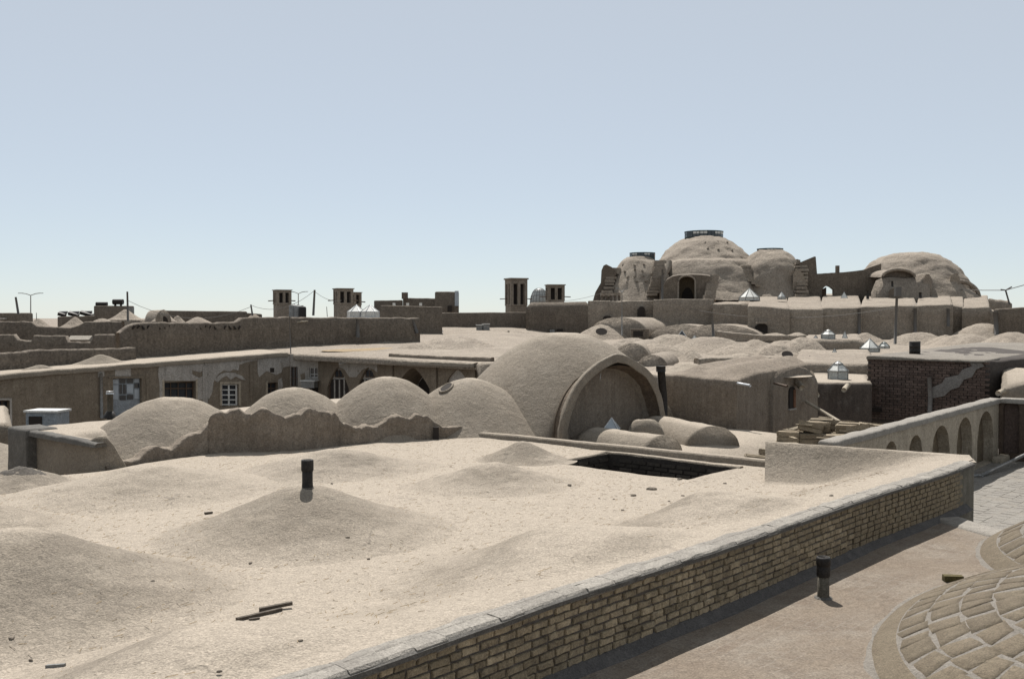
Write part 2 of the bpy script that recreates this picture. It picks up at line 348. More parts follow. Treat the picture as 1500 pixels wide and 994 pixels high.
def wall_open(mb, rc, p0, p1, zb, zt0, zt1, ops, depth=.3, thick=0):
    """plane wall p0->p1 with real openings; rc collects the recess backs. ops: (a0,a1,z0,z1,rise,kind) in metres along"""
    p0 = Vector((p0[0], p0[1], 0)); p1 = Vector((p1[0], p1[1], 0)); L = (p1-p0).length; d = (p1-p0)/L
    inn = Vector((-d.y, d.x, 0))
    if inn.dot(p0+p1) < 0: inn = -inn
    br = {0, L}
    for o in ops:
        k = 10 if o[4] > 0 else 1
        for i in range(k+1): br.add(o[0]+(o[1]-o[0])*i/k)
    br = sorted(br)
    def T(a): return zt0+(zt1-zt0)*a/L
    def P(a, z, dd=0): q = p0+d*a+inn*dd; return (q.x, q.y, z)
    for a, b in zip(br[:-1], br[1:]):
        if b-a < 1e-5: continue
        m = (a+b)/2; hs = []
        for o in ops:
            if o[0] < m < o[1]:
                def ht(x):
                    if o[4] <= 0: return o[3]
                    u = (x-(o[0]+o[1])/2)/((o[1]-o[0])/2); return o[3]-o[4]+o[4]*arch_f(o[5], u)
                hs.append((o[2], ht(a), ht(b), o))
        hs.sort(key=lambda h: h[0]); za = zbb = zb
        for (z0, ta, tb, o) in hs:
            if z0 > za+1e-4: mb.quad(P(a, za), P(b, zbb), P(b, z0), P(a, z0))
            dd = o[6] if len(o) > 6 else depth
            mb.quad(P(a, z0), P(b, z0), P(b, z0, dd), P(a, z0, dd))
            mb.quad(P(a, ta), P(a, ta, dd), P(b, tb, dd), P(b, tb))
            if abs(a-o[0]) < 1e-5: mb.quad(P(a, z0), P(a, z0, dd), P(a, ta, dd), P(a, ta))
            if abs(b-o[1]) < 1e-5: mb.quad(P(b, z0), P(b, tb), P(b, tb, dd), P(b, z0, dd))
            rc.key = o[:4]; rc.quad(P(a, z0, dd), P(b, z0, dd), P(b, tb, dd), P(a, ta, dd))
            za, zbb = ta, tb
        mb.quad(P(a, za), P(b, zbb), P(b, T(b)), P(a, T(a)))
    return d, inn
def along(p0, p1, px):
    """distance along the wall line p0->p1 at which the photo column px crosses it"""
    k = (px-750)/F/math.cos(PITCH); d = (Vector(p1)-Vector(p0)); L = math.hypot(d.x, d.y); dx, dy = d.x/L, d.y/L
    return (k*p0[1]-p0[0])/(dx-k*dy)
def zline(p0, p1, px, py):
    a = along(p0, p1, px); d = (Vector(p1)-Vector(p0)); L = math.hypot(d.x, d.y); Y = p0[1]+d.y/L*a
    return a, W(px, py, Y).z

# ================================================================== THE SETTING
mb = MB()
S_ = [-9000, -3000, -800, -300, -120, -40, 0, 40, 120, 300, 800, 3000, 9000]
mb.grid(lambda i, j: (S_[i], S_[j], -3.6), len(S_), len(S_))
tag(mb.build('ground', DESERT), kind='structure')
mb = MB(); n = 70
for i in range(n+1):
    a = math.radians(-10+70*i/n); R = 5200; hz = 16+70*(fb(i*.35, 2, 0, .7)+.35)*sstep(0, 30, i)+45*sstep(30, 50, i)
    mb.v += [(R*math.sin(a), R*math.cos(a), -4), (R*1.15*math.sin(a), R*1.15*math.cos(a), max(2, hz)), (R*1.4*math.sin(a), R*1.4*math.cos(a), -4)]
for i in range(n):
    for k in range(2): mb.f.append((i*3+k, i*3+3+k, i*3+4+k, i*3+1+k))
tag(mb.build('hills', HILL, None, True), kind='structure')

# ---- near paved terrace on the right (z = 0): from the brick wall outwards
mb = MB()
LIP0, LIP1 = G(1383, 762, 0), G(1500, 792, 0)
def tz(x, y): return .012*fb(x, y, 0, .9)
def near_pt(i, j):
    t = -.02-13*j/60
    se = -1.85+.54*max(t, -1.7)+ (2.9*sstep(-1.9, -4.2, t) if t < -1.9 else 0) if False else (-1.85+.54*t if t > -1.7 else -2.77+2.9*min(1, (-1.7-t)/2.4))
    s = -24+(24+se)*i/120
    p = ST(s, t); return (p.x, p.y, tz(p.x, p.y))
mb.grid(near_pt, 121, 61)
terrace = tag(mb.build('terrace_floor', PAVE, None, True), kind='structure')
# ---- low swept edge between the two terraces
mb = MB(); e0, e1 = G(1390, 760, .02), G(1560, 808, .02)
P = [e0.lerp(e1, i/16) for i in range(17)]
ragwall(mb, [(p.x, p.y, .05+.02*nz(p.x, p.y, 0, 2)) for p in P], -1, .62, amp=.02, r=.035)
tag(mb.build('terrace_kerb', CEMENTL, None, True, (e0.x, e0.y, 0)), 'low dusty cement kerb at the end of the near paved terrace', 'kerb')
# ---- lower grey paved terrace beyond it
TZ = -1.0
mb = MB()
def far_pt(i, j):
    s = -7+31*i/60; t = 4.45-18*j/40
    p = ST(s, t); return (p.x, p.y, TZ+.012*fb(p.x, p.y, 2, .8))
mb.grid(far_pt, 61, 41)
lower = tag(mb.build('lower_terrace_floor', PAVEJ, None, True), kind='structure')
mb = MB()
for r in range(0, 38):
    for c in range(0, 52):
        s = -3.2+c*.33+(r % 2)*.16; t = 4.0-r*.33
        if random.random() < .03: continue
        p = ST(s, t)
        mb.box((p.x, p.y, TZ+.012*fb(p.x, p.y, 2, .8)-.013+random.uniform(0, .005)), (.31, .31, .03), math.atan2(U.y, U.x)+random.uniform(-.02, .02), None, .97, .006)
tag(mb.build('paving_brick', PAVEG, lower), kind='stuff')
# ---- floor of the yard behind the parapets (crates and small vaults stand on it)
mb = MB()
def yard_pt(i, j):
    s = .05+8.3*i/50; t = 4.3+11.7*j/36
    p = ST(s, t); return (p.x, p.y, -.65+.67*sstep(5.5, 8.5, t)+.03*fb(p.x, p.y, 0, 1))
mb.grid(yard_pt, 51, 37)
tag(mb.build('yard_floor', MUD, None, True), kind='structure')

# ================================================================== MAIN MUD ROOF (foreground)
PIT = (-2.75, -.75, 4.62, 8.1)           # s0, s1, t0, t1 of the light well
def zroof(x, y):
    s, t = toST((x, y))
    z = .27+.55*(1-sstep(.35, 2.7, t))                      # falls away from the brick wall
    z += .10*(1-sstep(-7, -1.5, s))*(1-sstep(6, 11, t))*sstep(.5, 2.5, t)   # rises a little towards the viewer
    z += -.10*sstep(17, 21, t)*(1-sstep(-11, -9, s))
    z += .045*sstep(-.9, -.1, s)*sstep(3.6, 4.4, t)*(1-sstep(12, 14, t))
    ds = max(PIT[0]-s, s-PIT[1], PIT[2]-t, t-PIT[3])
    z += .035*(1-sstep(.05, .55, ds))
    z -= .62*math.exp(-((s+10.6)/1.5)**2)*sstep(14.8, 17, t)
    z += .05*fb(x, y, 0, .45)*sstep(.4, 1.8, t)+.012*fb(x, y, 0, 2.5)
    return z
root = thing('mud_roof', 'wide pale mud plastered roof with low bumps beside the brick wall', 'roof', ST(-9, 8, .3))
S = sorted(set([round(-19+.13*i, 3) for i in range(151)]+[PIT[0], PIT[1], 0.0])); S = [s for s in S if s <= .5]
T_ = sorted(set([round(.10+.13*i, 3) for i in range(216)]+[PIT[2], PIT[3]]))
mb = MB(); idx = {}
def far_edge(t):                         # s of the far edge of the roof
    if t < 3.8: return .45-.6*t/3.8
    if t < 13: return 0
    if t < 15.5: return -7*sstep(13, 15.6, t)
    return -9.3
for j, t in enumerate(T_):
    for i, s in enumerate(S):
        p = ST(s, t); idx[i, j] = len(mb.v); mb.v.append((p.x, p.y, zroof(p.x, p.y)))
for j in range(len(T_)-1):
    for i in range(len(S)-1):
        ms, mt = (S[i]+S[i+1])/2, (T_[j]+T_[j+1])/2
        if PIT[0] < ms < PIT[1] and PIT[2] < mt < PIT[3]: continue
        if ms > far_edge(mt)+.25: continue
        mb.f.append((idx[i, j], idx[i+1, j], idx[i+1, j+1], idx[i, j+1]))
roof = mb.build('roof', MUD, root, True)
DM = []
def ztop(x, y):
    z = zroof(x, y); b = 0
    for (cx, cy, R, h, ell, rot) in DM:
        dx, dy = x-cx, y-cy; lx = dx*math.cos(rot)+dy*math.sin(rot); ly = (-dx*math.sin(rot)+dy*math.cos(rot))/ell
        b = max(b, h*mound_f(math.hypot(lx, ly)/R))
    return z+b
# low domes: px, crest row, depth, radius, ellipse, rotation
for (px, py, Y, R, ell, rot, f) in [(447, 712, 15.0, 2.15, .92, .3, mound_f), (20, 779, 11.3, 2.5, .9, .5, mound_f), (215, 684, 19.0, 2.7, .75, .7, mound_f),
        (490, 659, 21.6, 2.4, .7, .6, mound_f), (722, 680, 19.4, 1.75, .85, .2, mound_f), (765, 648, 23.2, 1.15, .8, -.3, mound_f), (800, 774, 12.6, 2.2, .75, .75, mound_f),
        (1030, 723, 15.0, 1.9, .72, .6, mound_f), (265, 926, 8.7, 1.95, .75, .8, mound_f), (30, 687, 19.6, 1.2, .8, .4, mound_f), (-60, 738, 15.2, 2.0, .9, .2, mound_f)]:
    c = W(px, py, Y)
    DM.append((c.x, c.y, R*1.13, max(.12, c.z-zroof(c.x, c.y)), ell, rot))
    md = dome((c.x, c.y, 0), R*1.13, max(.12, c.z-zroof(c.x, c.y)+.04), f, base=zroof, rings=30, segs=64, amp=.025, ell=ell, rot=rot, eps=.02)
    for i_, v_ in enumerate(md.v):                     # a mound stops short of the brick wall
        s_, t_ = toST(v_); k_ = sstep(.15, .9, t_); zr_ = zroof(v_[0], v_[1]); q_ = ST(s_, max(t_, .14)); md.v[i_] = (q_.x, q_.y, zr_-.02+(v_[2]-zr_+.02)*k_)
    md.build('dome', MUDD, root, True)
# curved parapet at the far right corner: a wing of plaster sweeping up from the roof
mb = MB(); a0, a1 = ST(.70, .22), W(1121, 648, 20.8); a1s = Vector((a1.x, a1.y, 0)); nrm = (a1s-a0); nrm.z = 0; nrm.normalize(); nin = Vector((-nrm.y, nrm.x, 0))
if nin.dot(ST(-5, 5)-ST(0, 0)) < 0: nin = -nin
N, K = 26, 16
def wing(i, k):
    f = i/(N-1); top = .835+(a1.z-.835)*f; p = a0.lerp(a1s, f)
    if k == K-1: q = p+nin*-.30; return (q.x, q.y, -.8)
    if k == K-2: q = p+nin*-.30; return (q.x, q.y, top-.05)
    if k == K-3: q = p+nin*-.25; return (q.x, q.y, top+.008*nz(p.x, p.y, 0, 5))
    u = k/(K-4)                           # 0 far into the roof .. 1 the top edge
    dd = 1.25*(1-u)*(.55+.45*f); q = p+nin*(dd-.13)
    zb_ = zroof(q.x, q.y)-.015
    z = zb_+max(0, top-zb_)*u**1.75 if u < 1 else top
    return (q.x, q.y, z+.012*fb(q.x, q.y, 5, 2)*(u > 0))
mb.grid(wing, N, K)
endp = [wing(N-1, k) for k in range(K)]; b = len(mb.v)
mb.v += endp+[(p[0], p[1], -.8) for p in endp]
for k in range(K-1): mb.f.append((b+k, b+k+1, b+K+k+1, b+K+k))
mb.build('curved_parapet', MUDD, root, True)
# straight low parapet along the far edge
mb = MB(); P = [W(*p) for p in [(700, 632, 27.6), (760, 637, 26.65), (840, 645, 25.44), (930, 653.5, 24.2), (1030, 663.5, 22.96), (1130, 673.5, 21.85)]]
ragwall(mb, P, -.6, .26, amp=.012, step=.15, r=.04, wamp=.02)
mb.build('low_parapet', MUDD, root, True)
# light well: brick lined shaft
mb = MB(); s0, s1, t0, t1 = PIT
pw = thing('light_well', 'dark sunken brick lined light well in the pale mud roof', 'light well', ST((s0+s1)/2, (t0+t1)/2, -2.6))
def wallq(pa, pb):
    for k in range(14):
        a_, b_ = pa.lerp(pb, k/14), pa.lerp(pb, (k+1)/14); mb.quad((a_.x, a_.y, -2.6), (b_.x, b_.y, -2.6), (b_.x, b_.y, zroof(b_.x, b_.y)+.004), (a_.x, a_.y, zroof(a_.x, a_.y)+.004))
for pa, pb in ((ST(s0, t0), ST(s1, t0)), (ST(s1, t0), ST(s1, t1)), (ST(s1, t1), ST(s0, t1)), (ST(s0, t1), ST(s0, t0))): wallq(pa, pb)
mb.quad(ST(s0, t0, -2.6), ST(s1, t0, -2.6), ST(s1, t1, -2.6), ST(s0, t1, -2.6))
mb.build('shaft', mat('shaded_mortar', (.05, .042, .036), [((.03, .026, .023), 3, .5, .14, .7)], grain=40), pw)  # darker mortar: the shade of the well is put into the colour
bm_ = bpy.data.meshes.new('pit_brick'); q = MB(); q.box((0, 0, 0), (.27, .03, .075), jit=.006); bm_.from_pydata(q.v, [], q.f); bm_.materials.append(mat('shaded_brick', (0.068, 0.056, 0.045), [((0.040, 0.034, 0.028), 6, .5, .14, .7)], grain=50, rnd=.3))  # bricks darkened too, their colour carries the shade inside the well
def put(name, me, parent, loc, rz, sc=(1, 1, 1)):
    o = bpy.data.objects.new(name, me); COL.objects.link(o); o.parent = parent; o.location = Vector(loc)-wloc(parent); o.rotation_euler = (0, 0, rz); o.scale = sc; return o
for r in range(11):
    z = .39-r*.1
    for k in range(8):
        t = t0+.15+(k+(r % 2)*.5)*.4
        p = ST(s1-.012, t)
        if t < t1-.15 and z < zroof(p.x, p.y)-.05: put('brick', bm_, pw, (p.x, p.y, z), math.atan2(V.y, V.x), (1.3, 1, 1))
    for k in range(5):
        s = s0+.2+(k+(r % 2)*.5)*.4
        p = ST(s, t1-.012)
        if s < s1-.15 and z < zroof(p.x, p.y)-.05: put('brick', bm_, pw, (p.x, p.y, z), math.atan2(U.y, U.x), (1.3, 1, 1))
for (nm, aa, bb) in (('back', ST(s1+.11, t0-.05, 0), ST(s1+.11, t1+.15, 0)), ('side', ST(s0-.05, t1+.11, 0), ST(s1+.03, t1+.11, 0))):
    mb = MB(); P = [aa.lerp(bb, i/6) for i in range(7)]
    ragwall(mb, [(p.x, p.y, zroof(p.x, p.y)+.035) for p in P], .12, .16, amp=.015, r=.02, wamp=.01)
    mb.build('rim', MUD, pw, True)

# ================================================================== BRICK WALL along the roof edge
bw_ = thing('brick_wall', 'cream brick wall with grey cement coping along the mud roof edge', 'wall', ST(-8, 0, 0))
RZ = math.atan2(U.y, U.x)
def wav(s): return .03*math.sin(s*.9)+.02*nz(s, 0, 0, .8)        # the wall runs slightly crooked
mb = MB(); N = 120
for i in range(N+1):
    s = -20+19.0*i/N
    for (t, z) in ((-.0, -.05), (0, .73), (.26, .73), (.26, -.05)):
        p = ST(s, t+wav(s)); mb.v.append((p.x, p.y, z))
for i in range(N):
    for k in range(3): a = i*4+k; mb.f.append((a, a+4, a+5, a+1))
mb.f.append((N*4, N*4+1, N*4+2, N*4+3))
core = mb.build('mortar_core', MORTAR, bw_)
mb = MB()
for i in range(N+1):                       # skirting fillet at the foot
    s = -20+19.6*i/N; e = .012*nz(s, 3, 0, 1.5)
    for (t, z) in ((.01, .10+e), (-.03, .085+e), (-.10-e, .025), (-.16-2*e, -.01)):
        p = ST(s, t+wav(s)); mb.v.append((p.x, p.y, z))
for i in range(N):
    for k in range(3): a = i*4+k; mb.f.append((a, a+4, a+5, a+1))
mb.build('skirting', SKIRT, bw_, True)
brick_meshes = []
for k in range(10):
    q = MB(); L_ = .218; Hh = .0325; dth = .028
    pts = []
    for (x, z) in ((-L_/2, -Hh), (-L_/6, -Hh), (L_/6, -Hh), (L_/2, -Hh), (L_/2, Hh), (L_/6, Hh), (-L_/6, Hh), (-L_/2, Hh)):
        pts.append((x+random.uniform(-.010, .010), z+random.uniform(-.007, .007)))
    fr = [(x*.955, -dth-random.uniform(0, .006), z*.88) for x, z in pts]; md = [(x, -dth+.012, z) for x, z in pts]; bk = [(x, .01, z) for x, z in pts]
    q.add(fr+md+bk, [tuple(range(8))]+[(i, 8+i, 8+(i+1) % 8, (i+1) % 8) for i in range(8)]+[(8+i, 16+i, 16+(i+1) % 8, 8+(i+1) % 8) for i in range(8)])
    me = bpy.data.meshes.new('brick'); me.from_pydata([(x, y, z) for x, y, z in q.v], [], [f[::-1] for f in q.f]); me.materials.append(BRICK); brick_meshes.append(me)
cand = []
for r in range(8):
    z = .124+r*.0830; s = -.62-(.145 if r % 2 else 0)+random.uniform(-.03, .03)
    while s > -18.5:
        ln = random.choice((1, 1, 1, 1, .96, 1.05, .62))
        s -= .248*ln/2; cand.append((s, z+random.uniform(-.004, .004), ln)); s -= .248*ln/2
def inview(s, z):
    p = ST(s, 0, z); y = p.y; px = 750+F*p.x/y; py = 465+F*(CAMZ-z)/y
    return -40 < px < 1540 and py < 1010, y
cand = [(inview(s, z), s, z, ln) for s, z, ln in cand]
vis = sorted([c for c in cand if c[0][0]], key=lambda c: c[0][1]); rest = [c for c in cand if not c[0][0]]
single, more = vis[:298], vis[298:]+rest
for (_, s, z, ln) in single:
    p = ST(s, wav(s), z); o = put('brick', random.choice(brick_meshes), bw_, p, RZ+random.uniform(-.01, .01), (ln, random.uniform(.55, 1.15), random.uniform(.92, 1.05)))
mb = MB()
for (_, s, z, ln) in more:
    p = ST(s, -.013+wav(s), z); mb.box(p, (.218*ln, .03, .065), RZ, None, .97, .006)
tag(mb.build('brick', BRICK, bw_), kind='stuff')
# coping: slabs of grey cement, uneven, with a broad smeared pale top
s = -.02; cop = []
while s > -19:
    ln = random.uniform(.30, .48); cop.append((s-ln/2, ln)); s -= ln
for (s, ln) in cop:
    mb = MB(); zt = .835+random.uniform(-.003, .003); ov = random.uniform(.045, .075); a, b = -ln/2, ln/2-.003
    pr = [(-ov+.01, .758+random.uniform(-.008, .008)), (-ov-.004, .775), (-ov, zt-.02), (-ov+.025, zt), (.10, zt+.008), (.20, zt), (.22, .70), (.0, .70)]
    pts = []
    for e in (a, a+ln*.33, a+ln*.67, b):
        for (t, z) in pr:
            p = ST(s+e, t+wav(s+e)+random.uniform(-.004, .004)); pts.append((p.x, p.y, z+random.uniform(-.005, .005)))
    m_ = len(pr); fs = [tuple(range(m_)), tuple(3*m_+k for k in range(m_))[::-1]]
    for e in range(3):
        for k in range(m_): fs.append((e*m_+k, (e+1)*m_+k, (e+1)*m_+(k+1) % m_, e*m_+(k+1) % m_))
    mb.add(pts, fs); mb.build('coping_slab', CEMENTL if False else CEMENTL, bw_)
# worn cement smeared from the coping over the edge of the mud
mb = MB()
def smear(i, j):
    s = -19.5+19.45*i/300; wd = .13+.07*nz(s, 0, 0, 1.1)+.08*nz(s, 7, 0, 3.7); u = j/7; t = .10+wd*u
    p = ST(s, t+wav(s)*(1-u)); zr = zroof(p.x, p.y)+.012; return (p.x, p.y, max(zr, .847+(zr-.847)*sstep(.1, .8, u))-.025*(j == 7)-.02*(j == 0))
mb.grid(smear, 301, 8); mb.build('cement_smear', CEMENTL, bw_, True)
# cement face under the lip and the rendered end pier
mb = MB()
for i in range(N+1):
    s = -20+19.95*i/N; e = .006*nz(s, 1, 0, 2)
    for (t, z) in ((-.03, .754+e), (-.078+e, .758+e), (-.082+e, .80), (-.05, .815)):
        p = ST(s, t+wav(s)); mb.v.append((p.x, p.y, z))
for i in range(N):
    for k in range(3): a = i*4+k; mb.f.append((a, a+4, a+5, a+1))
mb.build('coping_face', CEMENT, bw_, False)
mb = MB(); p0, p1 = ST(-1.05, -.045), ST(.02, -.045); q0, q1 = ST(-1.05, .4), ST(.62, .4)
block(mb, (p0.x, p0.y, .765), (p1.x, p1.y, .765), (q1.x, q1.y, .765), (q0.x, q0.y, .765), -1.1, n=(10, 5), r=.012, amp=.0, wamp=.012, rows=10)
mb.build('pier', PIER, bw_, True)

# ================================================================== TILED DOMES at the bottom right
def tiled_dome(label, c, A, B, h, phis, rad, tl, rings, seed):
    """low oval dome faced with square tiles; A, B half axes along and across the building grid"""
    random.seed(seed)
    th = thing('tiled_dome', label, 'dome', (c[0], c[1], 0)); ku = A/B; R = B
    def sf(r, a, up=0):
        q = min(1, r/R); z = h*(1-q*q)**.92
        wob = 1+.012*nz(math.cos(a)*2, math.sin(a)*2, seed, 1)
        lx, ly = r*math.cos(a)*ku*wob, r*math.sin(a)*wob
        x, y = c[0]+lx*U.x+ly*V.x, c[1]+lx*U.y+ly*V.y
        return (x, y, z-.01+.014*fb(x, y, 0, 1.6)+up)
    def speed(r, a): return r*math.hypot(ku*math.sin(a), math.cos(a))
    mb = MB(); mb.grid(lambda i, j: sf(R*(j/40), 2*PI*i/160), 161, 41)
    mb.build('shell', TMORT, th, True)
    mb = MB()                               # smooth unjointed band around the foot
    mb.grid(lambda i, j: sf(R*(1.01-.085*j/5), 2*PI*i/160, .012*(1-(j == 5))*(j > 0)-.03*(j == 0)), 161, 6); mb.build('foot_band', TILE, th, True)
    mb = MB(); mb.grid(lambda i, j: (lambda p: (p[0], p[1], tz(p[0], p[1])+.010-.03*(j == 0)))(sf(R*(1.0+[.028, .012, -.01][j]*max(.25, 1+1.3*nz(i*.35, 0, seed, 1))), 2*PI*i/160)), 161, 3); mb.build('cement_edge', TMORT, th, True)
    r = R*.92
    for k in range(rings):
        dr = rad*random.uniform(.92, 1.08); r0, r1 = r-dr+.018, r-.008
        a = phis[0]+random.uniform(0, .1)
        while a < phis[1]:
            sp = max(.5, speed(r, a)); w_ = tl*random.uniform(.75, 1.2)/sp; g = .036/sp*random.uniform(.6, 1.5)
            A0, A1 = a+g/2, a+w_-g/2; sk = random.uniform(-.09, .09)/sp; up = random.uniform(.003, .009); ti = random.uniform(-.006, .006)
            m = MB(); n_ = 6; cj = [(random.uniform(-.03, .03), random.uniform(-.03, .03)) for _ in range(4)]
            def tp(i, j):
                out = i in (0, n_-1) or j in (0, n_-1)
                u = [0, .018, .34, .66, .982, 1][i]; v = [0, .022, .34, .66, .978, 1][j]
                e = .012*nz(u*3+a*9, v*3+k*7, seed, 1)
                jx = cj[0][0]*(1-u)*(1-v)+cj[1][0]*u*(1-v)+cj[2][0]*(1-u)*v+cj[3][0]*u*v; jy = cj[0][1]*(1-u)*(1-v)+cj[1][1]*u*(1-v)+cj[2][1]*(1-u)*v+cj[3][1]*u*v
                return sf(r1+(r0-r1)*v+jx+e, A0+(A1-A0)*u+sk*v+(jy+e)/sp, (up+ti*(u-.5)+.2*e) if not out else -.012)
            m.grid(tp, n_, n_); m.build('tile', TILE, th, True)
            a += w_
        r -= dr
        if r < .4: break
    random.seed(seed+1)
def UV(u, v): return (u*U.x+v*V.x, u*U.y+v*V.y)
tiled_dome('nearest tiled dome with wide pale joints at the bottom right corner', UV(12.7, 1.40), 4.5, 3.28, .9, (.1, 3.5), .31, .40, 9, 21)
tiled_dome('second tiled dome by the kerb behind the nearest tiled dome', UV(17.4, 1.95), 3.6, 3.1, 1.0, (.6, 4.2), .31, .40, 8, 22)
# ================================================================== LOWER ROOF AND ROW OF DOMES behind the main roof
K0 = G(135, 650, .8)
row = thing('domed_house', 'low mud house with four rounded domes in a row behind a ragged wall', 'building', ST(-5, 17, .2))
mb = MB()
A, B, C, D = ST(-9.75, 19.9, .82), ST(-9.75, 15.6, .80), ST(3.2, 13.0, .82), ST(3.2, 22.5, .70)
block(mb, A, B, C, D, -1.2, n=(26, 90), r=.05, amp=.05, sc=.7, wamp=.05, rows=8, zf=lambda x, y, a, b: -.72*sstep(.42, .9, a)*sstep(.012, .055, b)+.15*math.exp(-((a-.97)/.06)**2-((b-.015)/.03)**2))
mb.build('roof', MUD, row, True)
mb = MB(); P = []
for (px, pb, pt) in [(150, 684, 680), (185, 679, 672), (225, 674, 660), (262, 670, 648), (292, 667, 632), (305, 666, 620), (314, 666, 606), (330, 665, 601), (352, 664, 599), (382, 663, 600), (402, 662, 605), (416, 661, 613), (434, 660, 609), (452, 658, 601), (474, 656, 599), (486, 654, 606), (493, 653, 615), (515, 652, 620), (540, 650, 625), (550, 649, 620), (566, 648, 612), (590, 647, 608), (616, 646, 606), (640, 645, 617), (665, 643, 626), (690, 641, 632), (712, 640, 637)]:
    b = G(px, pb, .22); P.append(W(px, pt, b.y))
ragwall(mb, P, -.3, .34, amp=.22, step=.05, sc=2.3, r=.02, wamp=.12, rows=14)
mb.build('ragged_wall', MUDW, row, True)
mb = MB(); p = G(637, 645, .22); mb.box((p.x+.05, p.y-.26, p.z+.22), (.15, .1, .36)); mb.build('vent_hole', DARK, row)
mb = MB(); p = G(411, 660, .22)
mb.v += [(p.x-.1, p.y-.25, .28), (p.x+.16, p.y-.25, .3), (p.x+.02, p.y-.25, .5), (p.x+.02, p.y+.1, .35)]; mb.f += [(0, 1, 2), (0, 2, 3), (1, 3, 2)]
mb.build('drain_hole', DARK, row)
for (px, py, Y, half, ell) in [(252, 581, 26.0, 148, .92), (430, 567, 28.2, 120, .92), (566, 551, 28.8, 122, 1), (688, 554, 29.6, 128, .95)]:
    c = W(px, py, Y); R = half/F*Y
    dome((c.x, c.y, .15), R, c.z-.15, RF, amp=.05, sc=1.3, rings=26, segs=64, ell=ell, rot=.6, skirt=.5).build('dome', MUD, row, True)
# oculus of the fourth dome, worn ring on the second
c4 = W(688, 554, 29.6); R4 = 128/F*29.6
def s4(x, y): return .15+(c4.z-.15)*RF(min(.999, math.hypot(x-c4.x, y-c4.y)/R4))
ox, oy = c4.x-.66, c4.y-.55
def oring(k, n, ra, up): a = 2*PI*k/n; x, y = ox+ra*.9*math.cos(a), oy+ra*1.15*math.sin(a); return Vector((x, y, s4(x, y)+up))
mb = MB(); mb.tube([oring(k, 20, .21, .012) for k in range(21)], .035, 7, caps=False); mb.build('oculus_rim', MUD, row, True)
mb = MB(); mb.v += [tuple(oring(k, 20, .20, .03)) for k in range(20)]; mb.f.append(tuple(range(20))); mb.build('oculus', DARK, row)
mb = MB(); p = W(424, 568.5, 28.25); mb.tube([(p.x+.27*math.cos(2*PI*k/20), p.y+.27*math.sin(2*PI*k/20), p.z-.055) for k in range(21)], .018, 6, caps=False); mb.build('crown_ring', STONE, row, True)
# coping of the lower roof, overhanging its stained wall
mb = MB(); P = [ST(-9.8, 19.9, .83), ST(-9.8, 19.0, .83), ST(-9.8, 18.2, .83), ST(-9.8, 16.6, .82), ST(-9.75, 15.5, .80)]
ragwall(mb, P, .70, .26, amp=.04, step=.14, sc=4, r=.03, wamp=.04, rows=2); mb.build('coping', CEMENT, row, True)
mb = MB(); block(mb, ST(-10.0, 20.0, .86), ST(-10.0, 18.9, .85), ST(-9.2, 18.9, .85), ST(-9.2, 20.0, .86), -.6, n=(6, 5), r=.05, amp=.02, rows=6)
mb.build('corner_pier', CEMENT, row, True)
# dark gravel patch on the roof at the far left
mb = MB(); c = W(30, 687, 19.6)
dome((c.x, c.y, 0), .62, .03, mound_f, base=lambda x, y: max(zroof(x, y), c.z-.12)+.02, ell=.55, amp=.03, sc=6, rings=8, segs=30)
gp = dome((c.x, c.y, 0), .55, .02, lambda q: 1-q, base=lambda x, y: ztop(x, y)+.03, ell=.6, amp=.05, sc=7, rings=10, segs=36).build('gravel_patch', STAIN, None, True); tag(gp, 'patch of dark gravel on the low bump at the far left of the mud roof', 'gravel')

# ================================================================== BIG VAULTED HALL
hall = thing('vaulted_hall', 'big swelling mud vault with a tall open arch at its end', 'building', W(820, 640, 31))
c = W(826, 486.5, 32.2)
bd = MB(); dm = dome((c.x, c.y, .1), 4.3, c.z-.1, lambda q: .75*(1-q**2.3)+.25*(1-q*q)**1.9 if q < 1 else 0, amp=.05, sc=.9, rings=40, segs=90, ell=.92, rot=.75, skirt=.6); 
aL, aR = W(832, 640, 27.7), W(968, 610, 31.6); aL.z = aR.z = .02
ax = (aR-aL); ax.z = 0; AW = ax.length; ax.normalize(); back = Vector((-ax.y, ax.x, 0)); mid = (aL+aR)/2
for i_, v_ in enumerate(dm.v):
    dd_ = (Vector(v_)-mid).dot(back); al_ = (Vector(v_)-mid).dot(ax)
    if dd_ < .62 and abs(al_) < AW: q = Vector(v_)+back*(.62-dd_); dm.v[i_] = (q.x, q.y, q.z)
dm.build('dome', MUDD, hall, True)
hin = W(905, 537, 29.6).z; rise = hin
def arc(r_in, t, zoff=0): return mid+ax*(-math.cos(t)*r_in)
mb = MB(); N = 36
prof = [(.0, .015, 1), (-.02, .03, 1), (-.02, .05, 1), (-.02, .26, 1), (-.018, .285, 1), (.01, .305, 1), (.05, .31, 1), (.13, .27, 1), (.24, .15, 1), (.42, -.06, 1), (.66, -.26, 1), (1.0, -.6, 1), (1.5, -1.2, 1)]
def rib(i, k):
    t = PI*i/N; dpt, off, _ = prof[k]; hr = AW/2+off; zr = rise+off*.9
    x = -math.cos(t); zt = abs(math.sin(t))**.86+.045*max(0, 1-abs(math.cos(t))*2.2)
    q = mid+ax*(x*hr)+back*dpt; n_ = .075*fb(q.x, q.y, zt*zr, 1.7)
    return (q.x+n_, q.y+n_, -.5 if i in (0, N) and k > 8 else zt*zr+n_*1.0)
mb.grid(rib, N+1, len(prof)); mb.build('arch_rim', MUD, hall, True)
